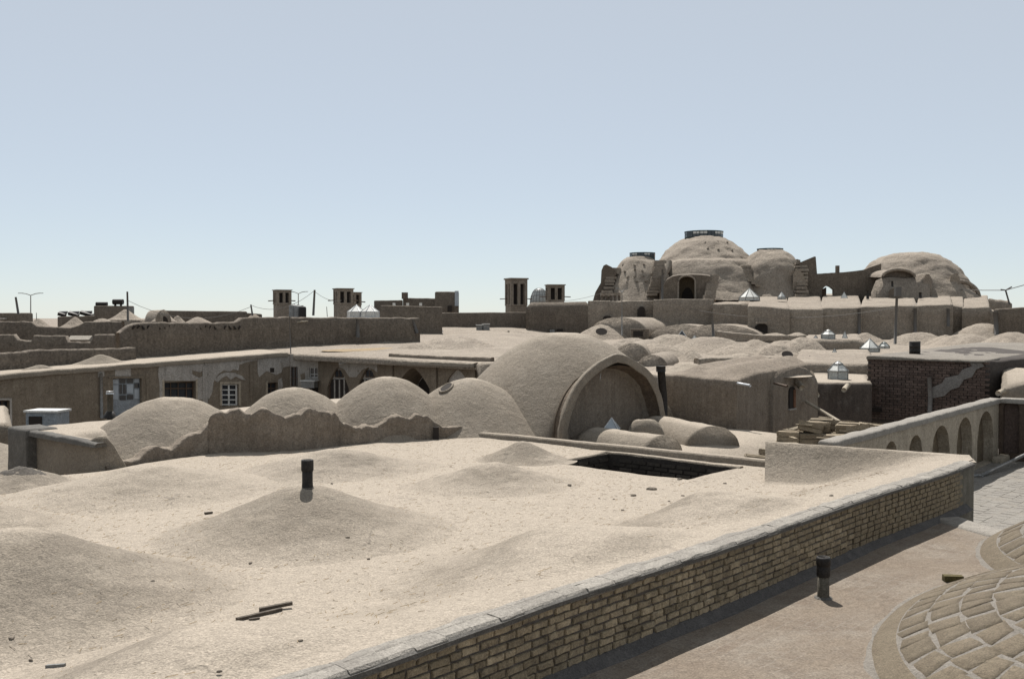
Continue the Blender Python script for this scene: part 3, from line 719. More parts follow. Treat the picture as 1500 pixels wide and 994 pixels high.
mb = MB(); mb.grid(lambda i, k: tuple(mid+ax*(-math.cos(PI*i/N)*(AW/2+.02-.03*k))+back*(.0+.62*k/4)+Vector((0, 0, abs(math.sin(PI*i/N))**.86*(rise+.02-.03*k)))), N+1, 5); mb.build('soffit', mat('crumbling_brick_soffit', (0.161, 0.124, 0.092), [((0.108, 0.085, 0.066), 3, .5, .12, .8), ((0.215, 0.165, 0.116), 6, .6, .08, .6)], grain=25, bump=.8), hall, True)
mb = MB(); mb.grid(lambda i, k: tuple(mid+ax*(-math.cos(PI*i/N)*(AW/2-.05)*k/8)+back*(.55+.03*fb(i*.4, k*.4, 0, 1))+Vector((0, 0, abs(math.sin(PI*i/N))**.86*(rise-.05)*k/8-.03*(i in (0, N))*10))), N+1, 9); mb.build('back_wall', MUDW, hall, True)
mb = MB(); q = W(899, 552, 29.6); b0 = mid+back*.57
mb.tube([b0+ax*(-.05)+Vector((0, 0, hin-.1)), b0+ax*(-.12)+Vector((0, 0, hin-.5)), b0+ax*(-.22)+Vector((0, 0, hin-.62))], .022, 6); mb.build('loose_wire', TIN, hall)
mb = MB(); mb.tube([b0+ax*(-.35)+Vector((0, 0, .0)), b0+ax*(-.33)+Vector((0, 0, .55))], .02, 6); mb.build('crack_batten', WOODD, hall)
# stove pipe at the side of the arch
p = W(973, 628, 32.0); q = W(968, 537, 32.0)
sp = thing('stove_pipe', 'tall black stove pipe between the big arch and the flat mud wall', 'pipe', p)
mb = MB(); mb.tube([p, (p.x-.03, p.y, (p.z+q.z)/2), q], .125, 10); mb.build('pipe', BLACK, sp, True)
mb = MB(); mb.tube([(q.x, q.y, q.z-.16), (q.x, q.y, q.z+.02)], .155, 10); mb.build('collar', BLACK, sp, True)

# small vaults on the yard floor in front of the arch
sv_ = thing('small_vault', 'low mud barrel vault nearest the straight parapet with a glass pyramid on it', 'vault', W(930, 655, 26.6))
mb = MB(); a, b = W(868, 640, 28.3), W(972, 650, 26.2); a.z = b.z = -.2
barrel(mb, a, b, .78, W(955, 634, 26.8).z+.2, n=16, m=18, amp=.04, power=.9); mb.build('vault', MUD, sv_, True)
mb = MB(); cc = W(866, 634, 28.4); dome((cc.x, cc.y, -.15), 1.35, W(866, 628, 28.4).z+.15, mound_f, amp=.03, rings=14, segs=36, skirt=.3).build('swelling', MUD, sv_, True)
sv2 = thing('small_vault', 'larger low mud barrel vault with a dark round gable against the flat mud wall', 'vault', W(1000, 650, 28))
mb = MB(); a, b = W(962, 640, 31.2), W(1045, 650, 28.0); a.z = b.z = -.25
barrel(mb, a, b, .88, W(1035, 622, 28.4).z+.25, n=18, m=20, amp=.045, power=.85); mb.build('vault', MUD, sv2, True)
sv3 = thing('clay_stub', 'rounded lump of mud with a dented top between the arch and the larger low vault', 'mound', W(945, 633, 28.6))
cc = W(945, 630, 28.6); dome((cc.x, cc.y, -.1), .62, W(945, 613, 28.6).z+.1, lambda q: (1-q**3.2)**.7-.10*max(0, 1-q*3), amp=.05, sc=2.2, rings=16, segs=32, skirt=.3, ell=.8).build('lump', MUD, sv3, True)

# ================================================================== FLAT WALLED HOUSE right of the arch
house = thing('mud_house', 'flat walled mud house with humped roof, rounded gable and small arched window', 'building', W(1075, 655, 32.1))
H0, H1 = W(968, 548, 34.3), W(1078, 556, 32.1); H2 = H1+U*5.4; H0.z += .0; Hb = .8
h3 = H0+U*5.4
def hump(x, y, a, b): return .30*math.exp(-((a-.30)/.17)**2)*sstep(0, .25, b)+.34*math.exp(-((a-.72)/.22)**2)*sstep(0, .3, b)+.10*b
mb = MB(); block(mb, H0, H1, (H2.x, H2.y, H1.z+.15), (h3.x, h3.y, H0.z+.15), -.7, n=(30, 24), r=.06, amp=.05, sc=.9, wamp=.035, rows=10, zf=hump)
mb.build('walls', MUDW, house, True)
for (px, py, Y, half, ell) in [(1010, 531, 37, 60, .8), (1085, 529, 36.3, 85, .7)]:
    c = W(px, py, Y); dome((c.x, c.y, 1.55), half/F*Y*1.2, c.z-1.55, mound_f, amp=.03, ell=ell, rot=-.5).build('dome', MUD, house, True)
# right end: older wing with rounded gable
G0, G1 = H1+U*2.3, H1+U*5.8
mb = MB(); gc = (G0+G1)/2; gr = (G1-G0).length/2
bx = gc-V*.02; far = gc+V*3.6
barrel(mb, (bx.x+V.x*3.5, bx.y+V.y*3.5, 1.25), (bx.x, bx.y, 1.25), gr, W(1152, 538, 34.6).z-1.25, n=16, m=20, amp=.04, power=.75, drop=.2); mb.build('gable_vault', MUDW, house, True)
g0, g1 = G0-V*.10, G1-V*.10; gd_ = (g1-g0); gd_.z = 0; gl = gd_.length; gd_.normalize()
mb = MB(); top_ = [(gl*k/24, 1.18+(W(1152, 539, 34.6).z-1.18)*math.sin(PI*k/24)**.62+.03*nz(k*.4, 0, 0, 1)) for k in range(25)]
f_ = [(g0.x+gd_.x*a_, g0.y+gd_.y*a_) for a_, z_ in top_]; n_ = len(top_)
for (off, sg) in ((0, 1), (.4, -1)):
    b_ = len(mb.v)
    for (x, y), (a_, z_) in zip(f_, top_):
        for k in range(9): zz = -.7+(z_+.7)*k/8; e_ = .03*fb(x, y, zz, 1.5); mb.v.append((x+V.x*(off+e_), y+V.y*(off+e_), zz))
    for i_ in range(n_-1):
        for k in range(8): q_ = b_+i_*9+k; mb.f.append((q_, q_+9, q_+10, q_+1))
for i_ in range(n_-1): a0_, a1_ = i_*9+8, (i_+1)*9+8; o_ = n_*9; mb.f.append((a0_, a1_, o_+a1_, o_+a0_))
for i_ in (0, n_-1):
    for k in range(8): q_ = i_*9+k; mb.f.append((q_, q_+1, n_*9+q_+1, n_*9+q_))
mb.build('gable_wall', MUDW, house, True)
mb = MB(); wx = [(1.18+.22*(1-math.cos(PI*k/10)), 1.0+.18*math.sin(PI*k/10)**.8) for k in range(11)]; ow_ = [(1.18, .44), (1.62, .44)]+[(x, z) for x, z in wx[::-1]]
mb.add([(g0.x+gd_.x*a_-V.x*.045, g0.y+gd_.y*a_-V.y*.045, z_) for a_, z_ in ow_]+[(g0.x+gd_.x*a_+V.x*.1, g0.y+gd_.y*a_+V.y*.1, z_) for a_, z_ in ow_], [tuple(range(13))]+[(i_, 13+i_, 13+(i_+1) % 13, (i_+1) % 13) for i_ in range(13)]); mb.build('window', DARK, house)
mb = MB(); pa = g0+gd_*1.52-V*.05; mb.box((pa.x, pa.y, .77), (.14, .05, .62), RZ); mb.build('shutter', mat('red_shutter', (.17, .085, .05), [((.1, .05, .03), 6, .5, .1, .7)], grain=30), house)
mb = MB(); pa = g0+gd_*1.4-V*.04; mb.box((pa.x, pa.y, .40), (.52, .08, .05), RZ); mb.build('window_sill', PLASTER, house)
def spout(name, label, a, b, r, m, group=None):
    mb = MB(); a, b = Vector(a), Vector(b); mb.tube([a, (a+b)/2, b], r, 8); return tag(mb.build(name, m, None, True, a), label, 'drain spout' if 'spout' in name else 'pipe', group)
spout('drain_spout', 'short pale drain spout jutting from the flat mud house wall', W(1078, 561, 32.2), W(1099, 564.5, 31.5), .045, TIN)
spout('drain_spout', 'dark drain spout jutting from the corner beside the rounded gable', W(1134, 561, 33.2), W(1153, 565.5, 32.6), .04, WOODD)
spout('drain_spout', 'white gutter board sloping along the right side of the rounded gable', W(1163, 554, 35.2), W(1175, 568, 34.6), .11, PLASTERL)
spout('drain_spout', 'white clay spout jutting upright from the dark wall below the glass lantern', W(1243, 563, 39.9), W(1236, 571, 39.0), .10, PLASTERL)
spout('drain_spout', 'short white spout low on the dark wall above the leaning pole', W(1179, 580, 38.0), W(1199, 578.5, 37.6), .085, PLASTERL)
spout('leaning_pole', 'long pale pole leaning down behind the heap of crates', W(1181, 588, 35.5), W(1264, 638, 31.5), .06, PLASTERL)

# ================================================================== CRATES
def crate_mesh(seed):
    random.seed(seed); mb = MB(); L_, Wd, H = .62, .40, .26
    for z in (-H/4, H/4):
        for sy in (-1, 1): mb.box((0, sy*Wd/2, z), (L_, .022, H/2-.018), jit=.004)
        for sx in (-1, 1): mb.box((sx*L_/2, 0, z), (.022, Wd-.03, H/2-.018), jit=.004)
    for k in range(4):
        if random.random() < .9: mb.box((random.uniform(-.02, .02), -Wd/2+Wd/8+k*Wd/4, H/2), (L_+random.uniform(-.03, .03), Wd/4-.015, .02), random.uniform(-.02, .02), jit=.004)
    for sx in (-1, 1):
        for sy in (-1, 1): mb.box((sx*(L_/2-.04), sy*(Wd/2-.035), 0), (.045, .045, H-.01))
    mb.box((0, 0, -H/2+.012), (L_-.03, Wd-.03, .015))
    me = bpy.data.meshes.new('crate'); me.from_pydata(mb.v, [], mb.f); me.materials.append(WOOD); return me
CR = [crate_mesh(100+k) for k in range(5)]
random.seed(31)
row_w = ['front', 'middle', 'back']; col_w = ['left end', 'left of centre', 'centre', 'right of centre', 'right end']
base = W(1198, 650, 27.5); base.z = -.65
for lay in range(5):
    for ry in range(3):
        for cx_ in range(1, 5):
            if lay == 4 and (cx_ == 1 and ry == 0 or random.random() < .38): continue
            if lay < 3 and ry > 0 and cx_ > 1: continue     # hidden inside the heap
            x = (cx_-2)*.66+random.uniform(-.10, .10)+(.0 if lay < 4 else random.uniform(-.15, .15)); y = (ry-1)*.44+random.uniform(-.05, .05); z = .13+lay*.275
            a_ = -.55; p = Vector((base.x+x*math.cos(a_)-y*math.sin(a_), base.y+x*math.sin(a_)+y*math.cos(a_), -.65+z+random.uniform(0, .02)))
            o = bpy.data.objects.new('wooden_crate', random.choice(CR)); COL.objects.link(o); o.location = p
            tl = .22 if lay == 4 else .07
            o.rotation_euler = (random.uniform(-tl, tl), random.uniform(-tl, tl), a_+random.uniform(-.32, .32))
            lw = ['lowest layer', 'second layer', 'third layer', 'fourth layer', 'top layer'][lay]
            tag(o, 'wooden crate, %s of the %s row in the %s of the heap' % (col_w[cx_], row_w[ry], lw), 'crate', 'heap of wooden crates behind the curved parapet')
random.seed(5)
for (px, py, Y, z, rz, lb) in [(1100, 676, 23.6, .02, -.5, 'crate lying nearest the parapet end, left of the curved parapet'), (1110, 655, 24.6, -.30, -.2, 'crate under the pale one beside the curved parapet'), (1110, 655, 24.6, .05, -.15, 'pale crate stacked just left of the curved parapet'), (1133, 643, 25.6, .06, .3, 'small tilted crate on the left slope of the heap'),
        (1128, 650, 25.4, -.3, .1, 'crate half hidden low on the left slope of the heap'), (1151, 636, 26.2, .16, -.1, 'long crate on the left shoulder of the heap'), (1150, 645, 26.1, -.14, .2, 'crate below the long one on the left shoulder of the heap'), (1186, 640, 25.7, .12, .05, 'crate standing alone in front of the big heap'), (1172, 606, 28.0, .36, .7, 'broken crate tipped up at the back left of the heap')]:
    p = W(px, py, Y); o = bpy.data.objects.new('wooden_crate', random.choice(CR)); COL.objects.link(o); o.location = (p.x, p.y, z)
    o.rotation_euler = (random.uniform(-.08, .08), random.uniform(-.12, .12), rz); tag(o, lb, 'crate', 'heap of wooden crates behind the curved parapet')
for k, (x, y, z) in enumerate([(1095, 663, -.25), (1120, 650, -.5), (1139, 648, -.5), (1165, 648, -.5)]):
    p = W(x, y, 25.0+k*.4); o = bpy.data.objects.new('wooden_crate', random.choice(CR)); COL.objects.link(o); o.location = (p.x, p.y, z-.02); o.rotation_euler = (0, 0, random.uniform(-.3, .3))
    tag(o, 'wooden crate low on the yard floor, %s under the left slope' % ['farthest left', 'second from left', 'third from left', 'nearest the heap'][k], 'crate', 'heap of wooden crates behind the curved parapet')
for k, (a, b, lb) in enumerate([((1158, 637, 26.0, .12), (1166, 647, 25.6, -.1), 'short pale stick leaning on the front of the crate heap'), ((1200, 615, 27.9, .72), (1216, 610, 27.6, .83), 'loose board lying across the top of the crate heap'), ((1166, 622, 27.2, .58), (1190, 624, 26.9, .56), 'loose board on the upper left of the crate heap'), ((1196, 644, 25.4, .02), (1214, 641, 25.2, .06), 'pale loose board at the front foot of the crate heap')]):
    pa, pb = W(*a[:3]), W(*b[:3]); mb = MB(); d = pb-pa; m_ = (pa+pb)/2
    mb.box((m_.x, m_.y, m_.z+.02), (d.length, .09, .025), math.atan2(d.y, d.x), Vector((0, 0, 1)).rotation_difference(Vector((0, 0, 1))), 1, .004)
    tag(mb.build('loose_board', WOOD, None, False, m_), lb, 'board')

# ================================================================== ARCADE on the lower terrace
arc_ = thing('arcade_wall', 'plastered arcade wall of round niches with a pale coping beside the lower terrace', 'wall', W(1424, 693, 26.9))
A0 = Vector((5.8, 19.8, 0)); A1 = W(1462, 678, 32.2); A1.z = 0
dA = (A1-A0).normalized(); A0 = A1-dA*14.3
arc_top = .97
ops = []; pillars = []
for (x0, x1, pt) in [(1297, 1316, 648), (1332, 1353, 637), (1366, 1393, 623), (1403, 1426, 611), (1433, 1457, 602)]:
    a0_, z0_ = zline(A0, A1, x0, pt); a1_, z1_ = zline(A0, A1, x1, pt); ops.append((a0_, a1_, TZ+.02 if x0 > 1400 else TZ+.1, (z0_+z1_)/2 if x0 > 1320 else .62, (a1_-a0_)*.45, 'round', .30))
mb = MB(); rc = Backs(); d, inn = wall_open(mb, rc, A0, A1, TZ-.1, arc_top-.1, arc_top-.1, ops, .3)
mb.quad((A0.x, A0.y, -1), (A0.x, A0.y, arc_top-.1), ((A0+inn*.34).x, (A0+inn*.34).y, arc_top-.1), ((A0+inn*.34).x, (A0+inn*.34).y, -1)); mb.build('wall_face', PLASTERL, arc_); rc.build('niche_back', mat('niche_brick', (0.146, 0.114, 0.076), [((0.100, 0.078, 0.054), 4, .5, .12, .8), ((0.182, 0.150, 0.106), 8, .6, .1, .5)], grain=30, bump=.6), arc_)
mb = MB()
for k in range(2): pass
e = [A0-inn*.05, A1-inn*.05+d*.04, A1+inn*.34+d*.3, A0+inn*.34]
block(mb, (e[0].x, e[0].y, arc_top), (e[1].x, e[1].y, arc_top+.02), (e[2].x, e[2].y, arc_top+.02), (e[3].x, e[3].y, arc_top), arc_top-.14, n=(60, 4), r=.03, amp=.03, sc=2, wamp=.03, rows=2); mb.build('coping', CEMENTL, arc_, True)
mb = MB(); b0, b1 = A0+inn*.33, A1+inn*.33
mb.quad((b0.x, b0.y, -1), (b1.x, b1.y, -1), (b1.x, b1.y, arc_top-.1), (b0.x, b0.y, arc_top-.1)); mb.build('outer_face', PLASTERL, arc_)
# return wall of the arcade
ret = thing('return_wall', 'shaded brick wall with an open dark doorway closing the lower terrace at the right edge', 'wall', A1)
B0 = A1+d*.02; B1 = B0+Vector((.743, -.669, 0))*4.2
B0w = B0
aq, zq = zline(B0, B1, 1480, 612)
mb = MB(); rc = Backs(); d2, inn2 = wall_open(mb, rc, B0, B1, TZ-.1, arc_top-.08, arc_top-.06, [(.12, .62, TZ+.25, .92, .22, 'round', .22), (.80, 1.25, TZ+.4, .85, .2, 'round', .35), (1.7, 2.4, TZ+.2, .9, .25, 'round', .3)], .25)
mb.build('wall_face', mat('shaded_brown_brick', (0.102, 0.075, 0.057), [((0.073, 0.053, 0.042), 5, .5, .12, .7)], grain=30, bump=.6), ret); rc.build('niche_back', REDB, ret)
e = [B0-inn2*.06, B1-inn2*.06, B1+inn2*.3, B0+inn2*.3]
mb = MB(); block(mb, (e[0].x, e[0].y, arc_top+.03), (e[1].x, e[1].y, arc_top+.05), (e[2].x, e[2].y, arc_top+.05), (e[3].x, e[3].y, arc_top+.03), arc_top-.12, n=(20, 4), r=.03, amp=.02, rows=2); mb.build('coping', CEMENTL, ret, True)
mb = MB(); q0, q1 = A1-d*.9-inn*.34, A1-inn*.34
block(mb, (q0.x, q0.y, TZ+.2), (q1.x, q1.y, TZ+.2), (q1.x+inn.x*.3, q1.y+inn.y*.3, TZ+.2), (q0.x+inn.x*.3, q0.y+inn.y*.3, TZ+.2), TZ-.1, n=(6, 3), r=.03, amp=.01, rows=2); mb.build('step', PLASTERL, arc_, True)
# fallen pole on the terrace
pa, pb = G(1437, 696, TZ+.05), G(1530, 652, TZ+.45); mb = MB(); mb.tube([pa, pb], .05, 8)
pl_ = thing('metal_pole', 'long grey pole lying aslant on the lower terrace before the arcade', 'pole', pa)
mb.build('shaft', GREYM, pl_, True); mb = MB(); mb.tube([pa+Vector((-.35, .06, -.02)), pa+Vector((.02, 0, 0)), pa+Vector((.03, -.02, -.05))], .04, 8); mb.build('hook', GREYM, pl_, True)
# canvas covered mound beyond the return wall
sc_ = pblock('mud_shed', MUD, None, (1466, 571, 37), (1520, 556, 36.5), 3.5, -.6, zback=1.6, n=(8, 8), r=.08, amp=.05)
tag(sc_, 'small sloping mud shed roof behind the return wall at the right edge', 'shed')
o = spout('drain_spout', 'white clay spout at the foot of the sloping shed roof at the right edge', W(1462, 576, 36.4), W(1470, 572, 36.9), .10, PLASTERL)

# ================================================================== BIG RED BRICK HOUSE
rb = thing('brick_house', 'dark red brick house with flat grey roof and a diagonal smear of plaster', 'building', W(1380, 620, 40))
R0, R1 = W(1270, 523, 42), W(1442, 530, 38.9); dr = (R1-R0); dr.z = 0; RL = dr.length; dr.normalize(); rin = Vector((-dr.y, dr.x, 0)); rin = rin if rin.y > 0 else -rin
mb = MB(); A, B = R0, R1+dr*.0
block(mb, A+rin*.12, B+rin*.12, B+rin*17+Vector((0, 0, .35)), A+rin*15+Vector((0, 0, .30)), -.8, n=(24, 20), r=.05, amp=.06, sc=.5, wamp=.03, rows=6)
mb.build('walls', REDM, rb, True)
mb = MB(); block(mb, A+Vector((0, 0, .06))-rin*.05, B+Vector((0, 0, .06))-rin*.05, B+rin*16.8+Vector((0, 0, .40)), A+rin*14.8+Vector((0, 0, .35)), A.z-.08, n=(60, 30), r=.04, amp=.06, sc=1.6, wamp=.06, rows=2)
mb.build('flat_roof', mat('grey_mud_roof', (0.196, 0.176, 0.151), [((0.152, 0.135, 0.115), .5, .5, .15, .7), ((0.109, 0.096, 0.084), 1.5, .64, .08, .6)], grain=30), rb, True)
me = bpy.data.meshes.new('house_brick'); q = MB(); q.box((0, 0, 0), (.30, .05, .085), jit=.006); me.from_pydata(q.v, [], q.f); me.materials.append(REDB)
lst = []
for r in range(24):
    z = A.z-.12-r*.105
    s = -.02+(.16 if r % 2 else 0)
    while s < RL-.1: lst.append((s+.15, z)); s += .325
random.seed(3)
single, rest = lst[:290], lst[290:]
for (s, z) in single:
    p = R0+dr*s+rin*.10; put('brick', me, rb, (p.x, p.y, z+random.uniform(-.006, .006)), math.atan2(dr.y, dr.x), (random.uniform(.9, 1.05), 1+random.uniform(-.2, .3), 1))
mb = MB()
for (s, z) in rest: p = R0+dr*s+rin*.10; mb.box((p.x, p.y, z), (.30, .05+random.uniform(-.01, .015), .085), math.atan2(dr.y, dr.x), None, 1, .006)
tag(mb.build('brick', REDB, rb), kind='stuff')
def onface(px, py, out=.0): a, z = zline(R0, R1, px, py); p = R0+dr*a-rin*out; return Vector((p.x, p.y, z))
mb = MB(); up = [(1364, 568), (1380, 561), (1385, 553), (1404, 549), (1410, 541), (1424, 536), (1420, 531), (1438, 531)]; lo = [(1366, 583), (1383, 580), (1393, 571), (1405, 567), (1412, 556), (1424, 552), (1430, 541), (1442, 536)]
for (u, l) in zip(up, lo): mb.v += [tuple(onface(*u, -.045+.02)), tuple(onface(*l, -.045+.02))]
for i in range(len(up)-1): mb.f.append((2*i, 2*i+1, 2*i+3, 2*i+2))
for v_ in list(mb.v): mb.v.append((v_[0]+rin.x*.1, v_[1]+rin.y*.1, v_[2]))
nv = 2*len(up)
for i in range(len(up)-1):
    mb.f.append((2*i, 2*i+2, nv+2*i+2, nv+2*i)); mb.f.append((2*i+1, nv+2*i+1, nv+2*i+3, 2*i+3))
mb.build('plaster_patch', PATCH, rb)
mb = MB(); pa, pb = onface(1362, 552, .02), onface(1363, 612, .02)
mb.tube([pa, pa.lerp(pb, .5)+dr*.04, pb], .09, 7); mb.build('mortar_seam', PATCH, rb, True)
mb = MB(); pa = onface(1284, 600, .0); mb.box((pa.x, pa.y, pa.z), (.42, .16, .18), math.atan2(dr.y, dr.x)); mb.build('hole', DARK, rb)
# angled right end of the brick house
mb = MB(); e0 = R1; e1 = R1+Vector((.85, .52, 0)).normalized()*6; e1.z = R1.z+.15
block(mb, e0+Vector((0, .1, 0)), e1, e1+Vector((-1, 6, .2)), e0+Vector((0, 6, .2)), -.8, n=(14, 8), r=.06, amp=.08, sc=1.5, wamp=.06, rows=6); mb.build('right_wing', REDM, rb, True)
# oil drum on its roof
c = W(1340, 519, 43.3); od = thing('oil_drum', 'black oil drum standing on the roof edge of the red brick house', 'drum', c)
c.z = R0.z+.02; mb = MB(); mb.lathe(c, [(.0, 0), (.23, 0), (.23, .19), (.24, .2), (.23, .21), (.23, .40), (.24, .41), (.23, .42), (.23, .60), (.22, .62), (.215, .60), (0.0, .60)], 20, cap=False); mb.build('barrel', BLACK, od, True)
# dark low house with the glass lantern, behind the crates
lh = thing('dark_yard_wall', 'dark stained yard wall under a bare mud roof behind the crates', 'wall', W(1220, 640, 39))
pblock('wall', mat('dark_stained_wall', (0.100, 0.081, 0.068), [((0.065, 0.053, 0.046), 1, .5, .15, .7), ((0.166, 0.150, 0.137), 1.3, .66, .08, .6)], grain=25, streak=.2), lh, (1165, 561, 39.8), (1278, 562, 40.4), 1.2, -.8, n=(14, 4), r=.06, amp=.05, rows=8)
pblock('roof', MUD, lh, (1165, 560, 39.9), (1278, 560.5, 40.5), 6.4, .6, n=(14, 10), r=.08, amp=.06)

# ================================================================== COURTYARD FACADES (left middle)
cf = thing('court_house', 'long courtyard house front with peeling plaster, painted doors and a bright mud roof', 'building', (-18, 48, -3.6))
E0 = Vector((-25.6, 38.6, 0)); E1 = Vector((-12.05, 54.0, 0))
def fz(px, py): return zline(E0, E1, px, py)
za = fz(0, 553)[1]; zc = fz(425, 519)[1]; LF = (E1-E0).length; a_l = fz(0, 553)[0]; a_r = fz(425, 519)[0]
slope = (zc-za)/(a_r-a_l); zt0 = za-slope*a_l; zt1 = zt0+slope*LF
def opn(x0, x1, yt, yb, rise=0, kind='round', dep=.22, f=fz):
    a0, z0 = f(x0, yt); a1, z1 = f(x1, yt); b0 = f((x0+x1)/2, yb)[1]; return (a0, a1, b0, (z0+z1)/2, rise*(a1-a0), kind, dep)
o_door = opn(165, 207, 553.5, 608); o_dark = opn(240, 286, 559, 596, dep=.3); o_win = opn(324, 349, 562, 594, dep=.15); o_hole = opn(395, 401.5, 539, 545.5, .5, dep=.3); o_dk2 = opn(392, 407, 560, 590, dep=.3); o_l = opn(-14, 13, 586, 640, dep=.3)
ops = [o_l, o_door, o_dark, o_win, o_hole if False else o_dk2]
mb = MB(); rc = Backs(); dF, inF = wall_open(mb, rc, E0, E1, -3.6, zt0, zt1, ops, .22)
FACW = mat('bare_adobe_wall', (0.195, 0.161, 0.124), [((0.142, 0.118, 0.089), .6, .5, .2, .7), ((0.250, 0.214, 0.168), 1.4, .6, .1, .5)], grain=25, bump=.4, streak=.12)
mb.build('left_wall', FACW, cf); rc.build('opening_back', DARK, cf)
def fp(a, z, out=.0): q = E0+dF*a-inF*out; return Vector((q.x, q.y, z))
def slab(mb, pts, th, P):                   # flat plaster patch a few cm thick from outline points (a, z)
    n = len(pts); f = [P(a, z, th) for a, z in pts]; b = [P(a, z, -.01) for a, z in pts]
    mb.add(f+b, [tuple(range(n))]+[(i, n+i, n+(i+1) % n, (i+1) % n) for i in range(n)])
def patch(px_pts, th=.02, m=PLASTER, name='plaster_patch', f=fz, P=fp, parent=cf):
    mb = MB(); slab(mb, [f(*p) for p in px_pts], th, P); return mb.build(name, m, parent)
def rect(mb, x0, x1, y0, y1, th, f=fz, P=fp): slab(mb, [f(x0, y0), f(x1, y0), f(x1, y1), f(x0, y1)], th, P)
# plaster fields around the openings (the rest is bare adobe)
patch([(232, 536.2), (262, 533.6), (300, 530.5), (299, 540), (293, 545), (281, 542), (281, 548), (291, 553), (296, 551), (296, 585), (288, 585), (287, 557.5), (239, 557.5), (238, 590), (233, 590), (233, 562), (231, 550)])
patch([(297, 530.8), (330, 528.2), (360, 525.8), (376, 524.6), (376, 527.5), (362, 530), (350, 534), (349, 542), (341, 541), (335, 544), (327, 542), (320, 547), (316, 552), (312, 560), (310, 575), (305, 585), (302, 578), (301, 560), (298, 552), (305, 549)])
patch([(377, 524.4), (424, 520.8), (424, 536), (414, 538), (412, 545), (404, 549), (390, 543), (384, 548), (379, 552), (377, 545)])
patch([(168, 541), (191, 538.5), (191, 551), (168, 552)]); patch([(143, 543), (152, 542.5), (152, 551), (143, 552)])
patch([(313, 556), (322, 548), (331, 545), (343, 546), (355, 551), (359, 557), (352, 555), (345, 551), (337, 556), (331, 550), (325, 553), (318, 560)], .028)
patch([(407, 556), (412, 553), (414, 565), (410, 575), (407, 580)]); patch([(389, 560), (391.5, 557), (391.5, 590), (388.5, 590)], .03, PLASTERL)
patch([(213, 546), (217, 545.6), (218, 600), (214, 600)], .04, FACW, 'pilaster'); patch([(296, 537), (303, 536.5), (303, 595), (296, 595)], .05, PLASTER, 'pilaster'); patch([(365, 533), (369, 532.7), (369, 580), (365, 580)], .06, FACW, 'pilaster')
mb = MB(); rect(mb, 395, 401, 538.5, 545, .035); mb.build('round_hole', DARK, cf)
# pale blue glazed door
mb = MB(); rect(mb, 158, 208, 550.5, 553.5, .05); mb.build('lintel', FACW, cf)
door = MB(); D_ = -.10
def frect(mb, x0, x1, y0, y1, out): slab(mb, [fz(x0, y0), fz(x1, y0), fz(x1, y1), fz(x0, y1)], out, lambda a, z, o: fp(a, z, o if o > 0 else o-.0) if False else (E0+dF*a-inF*(out if o > 0 else out-.05))+Vector((0, 0, z)))
frect(door, 165, 207, 553.5, 610, -.15); dd_ = door.build('door', BLUEP, cf); dd_['label'] = 'pale blue glazed metal door with white lower panels'
for (x0, x1, y0, y1, mm) in [(167, 175.5, 555.5, 562, GLASSB), (177, 186, 555, 561.5, GLASSD), (188, 197, 554.5, 561, GLASSD), (199, 206, 554.5, 560, GLASSB), (167, 175, 564, 585, GLASSB), (177, 181, 563, 577, GLASSD), (182.5, 186.5, 563, 577, GLASSD), (188, 197, 562.5, 576, GLASSB), (199, 206, 561.5, 568, GLASSD), (177, 186.5, 579, 586, GLASSD), (188, 197, 578, 585, GLASSD), (199, 206, 570, 584, GLASSB)]:
    mb = MB(); frect(mb, x0, x1, y0, y1, -.125); mb.build('pane', mm, dd_)
# white casement with eight panes
wn = MB()
for x in (324.2, 335, 346): frect(wn, x, x+2.6, 562.5, 594, -.05)
for y in (562.5, 570, 577.5, 584.5, 591.5): frect(wn, 324.2, 348.6, y, y+1.7, -.055)
wo = wn.build('window', WHITE, cf)
for x in (327.2, 338):
    for y in (564.3, 571.8, 579.2, 586.3): mb = MB(); frect(mb, x, x+7.2, y, y+5, -.09); mb.build('pane', GLASSD, wo)
mb = MB(); rect(mb, 321, 324, 559, 594, .04); rect(mb, 349, 352, 558, 594, .04); rect(mb, 324, 349, 559, 562, .04); mb.build('window_surround', PLASTERL, cf)
# dark boarded windows
for (x0, x1, y0, y1, xs, ys) in [(240, 286, 559, 596, (240, 252, 263, 275, 284.5), (559, 568)), (392, 407, 560, 590, (392, 399, 406), (560, 568)), (-14, 13, 586, 640, (-14, -5, 4, 12), (586, 600, 612))]:
    wn = MB()
    for x in xs: frect(wn, x, x+1.5, y0, y1, -.16)
    for y in ys: frect(wn, x0, x1, y, y+1.8, -.155)
    wo = wn.build('window', WOODD, cf)
    mb = MB(); frect(mb, x0+.5, x1-.5, y0+.5, y1, -.22); mb.build('pane', GLASSD, wo)
mb = MB(); rect(mb, 13, 16, 583, 640, .04); rect(mb, -14, 13, 583, 586, .04); mb.build('window_surround', PLASTER, cf)
mb = MB(); rect(mb, 237, 240, 556, 596, .03); rect(mb, 286, 288.5, 555, 590, .03); mb.build('window_surround', PLASTERL, cf)
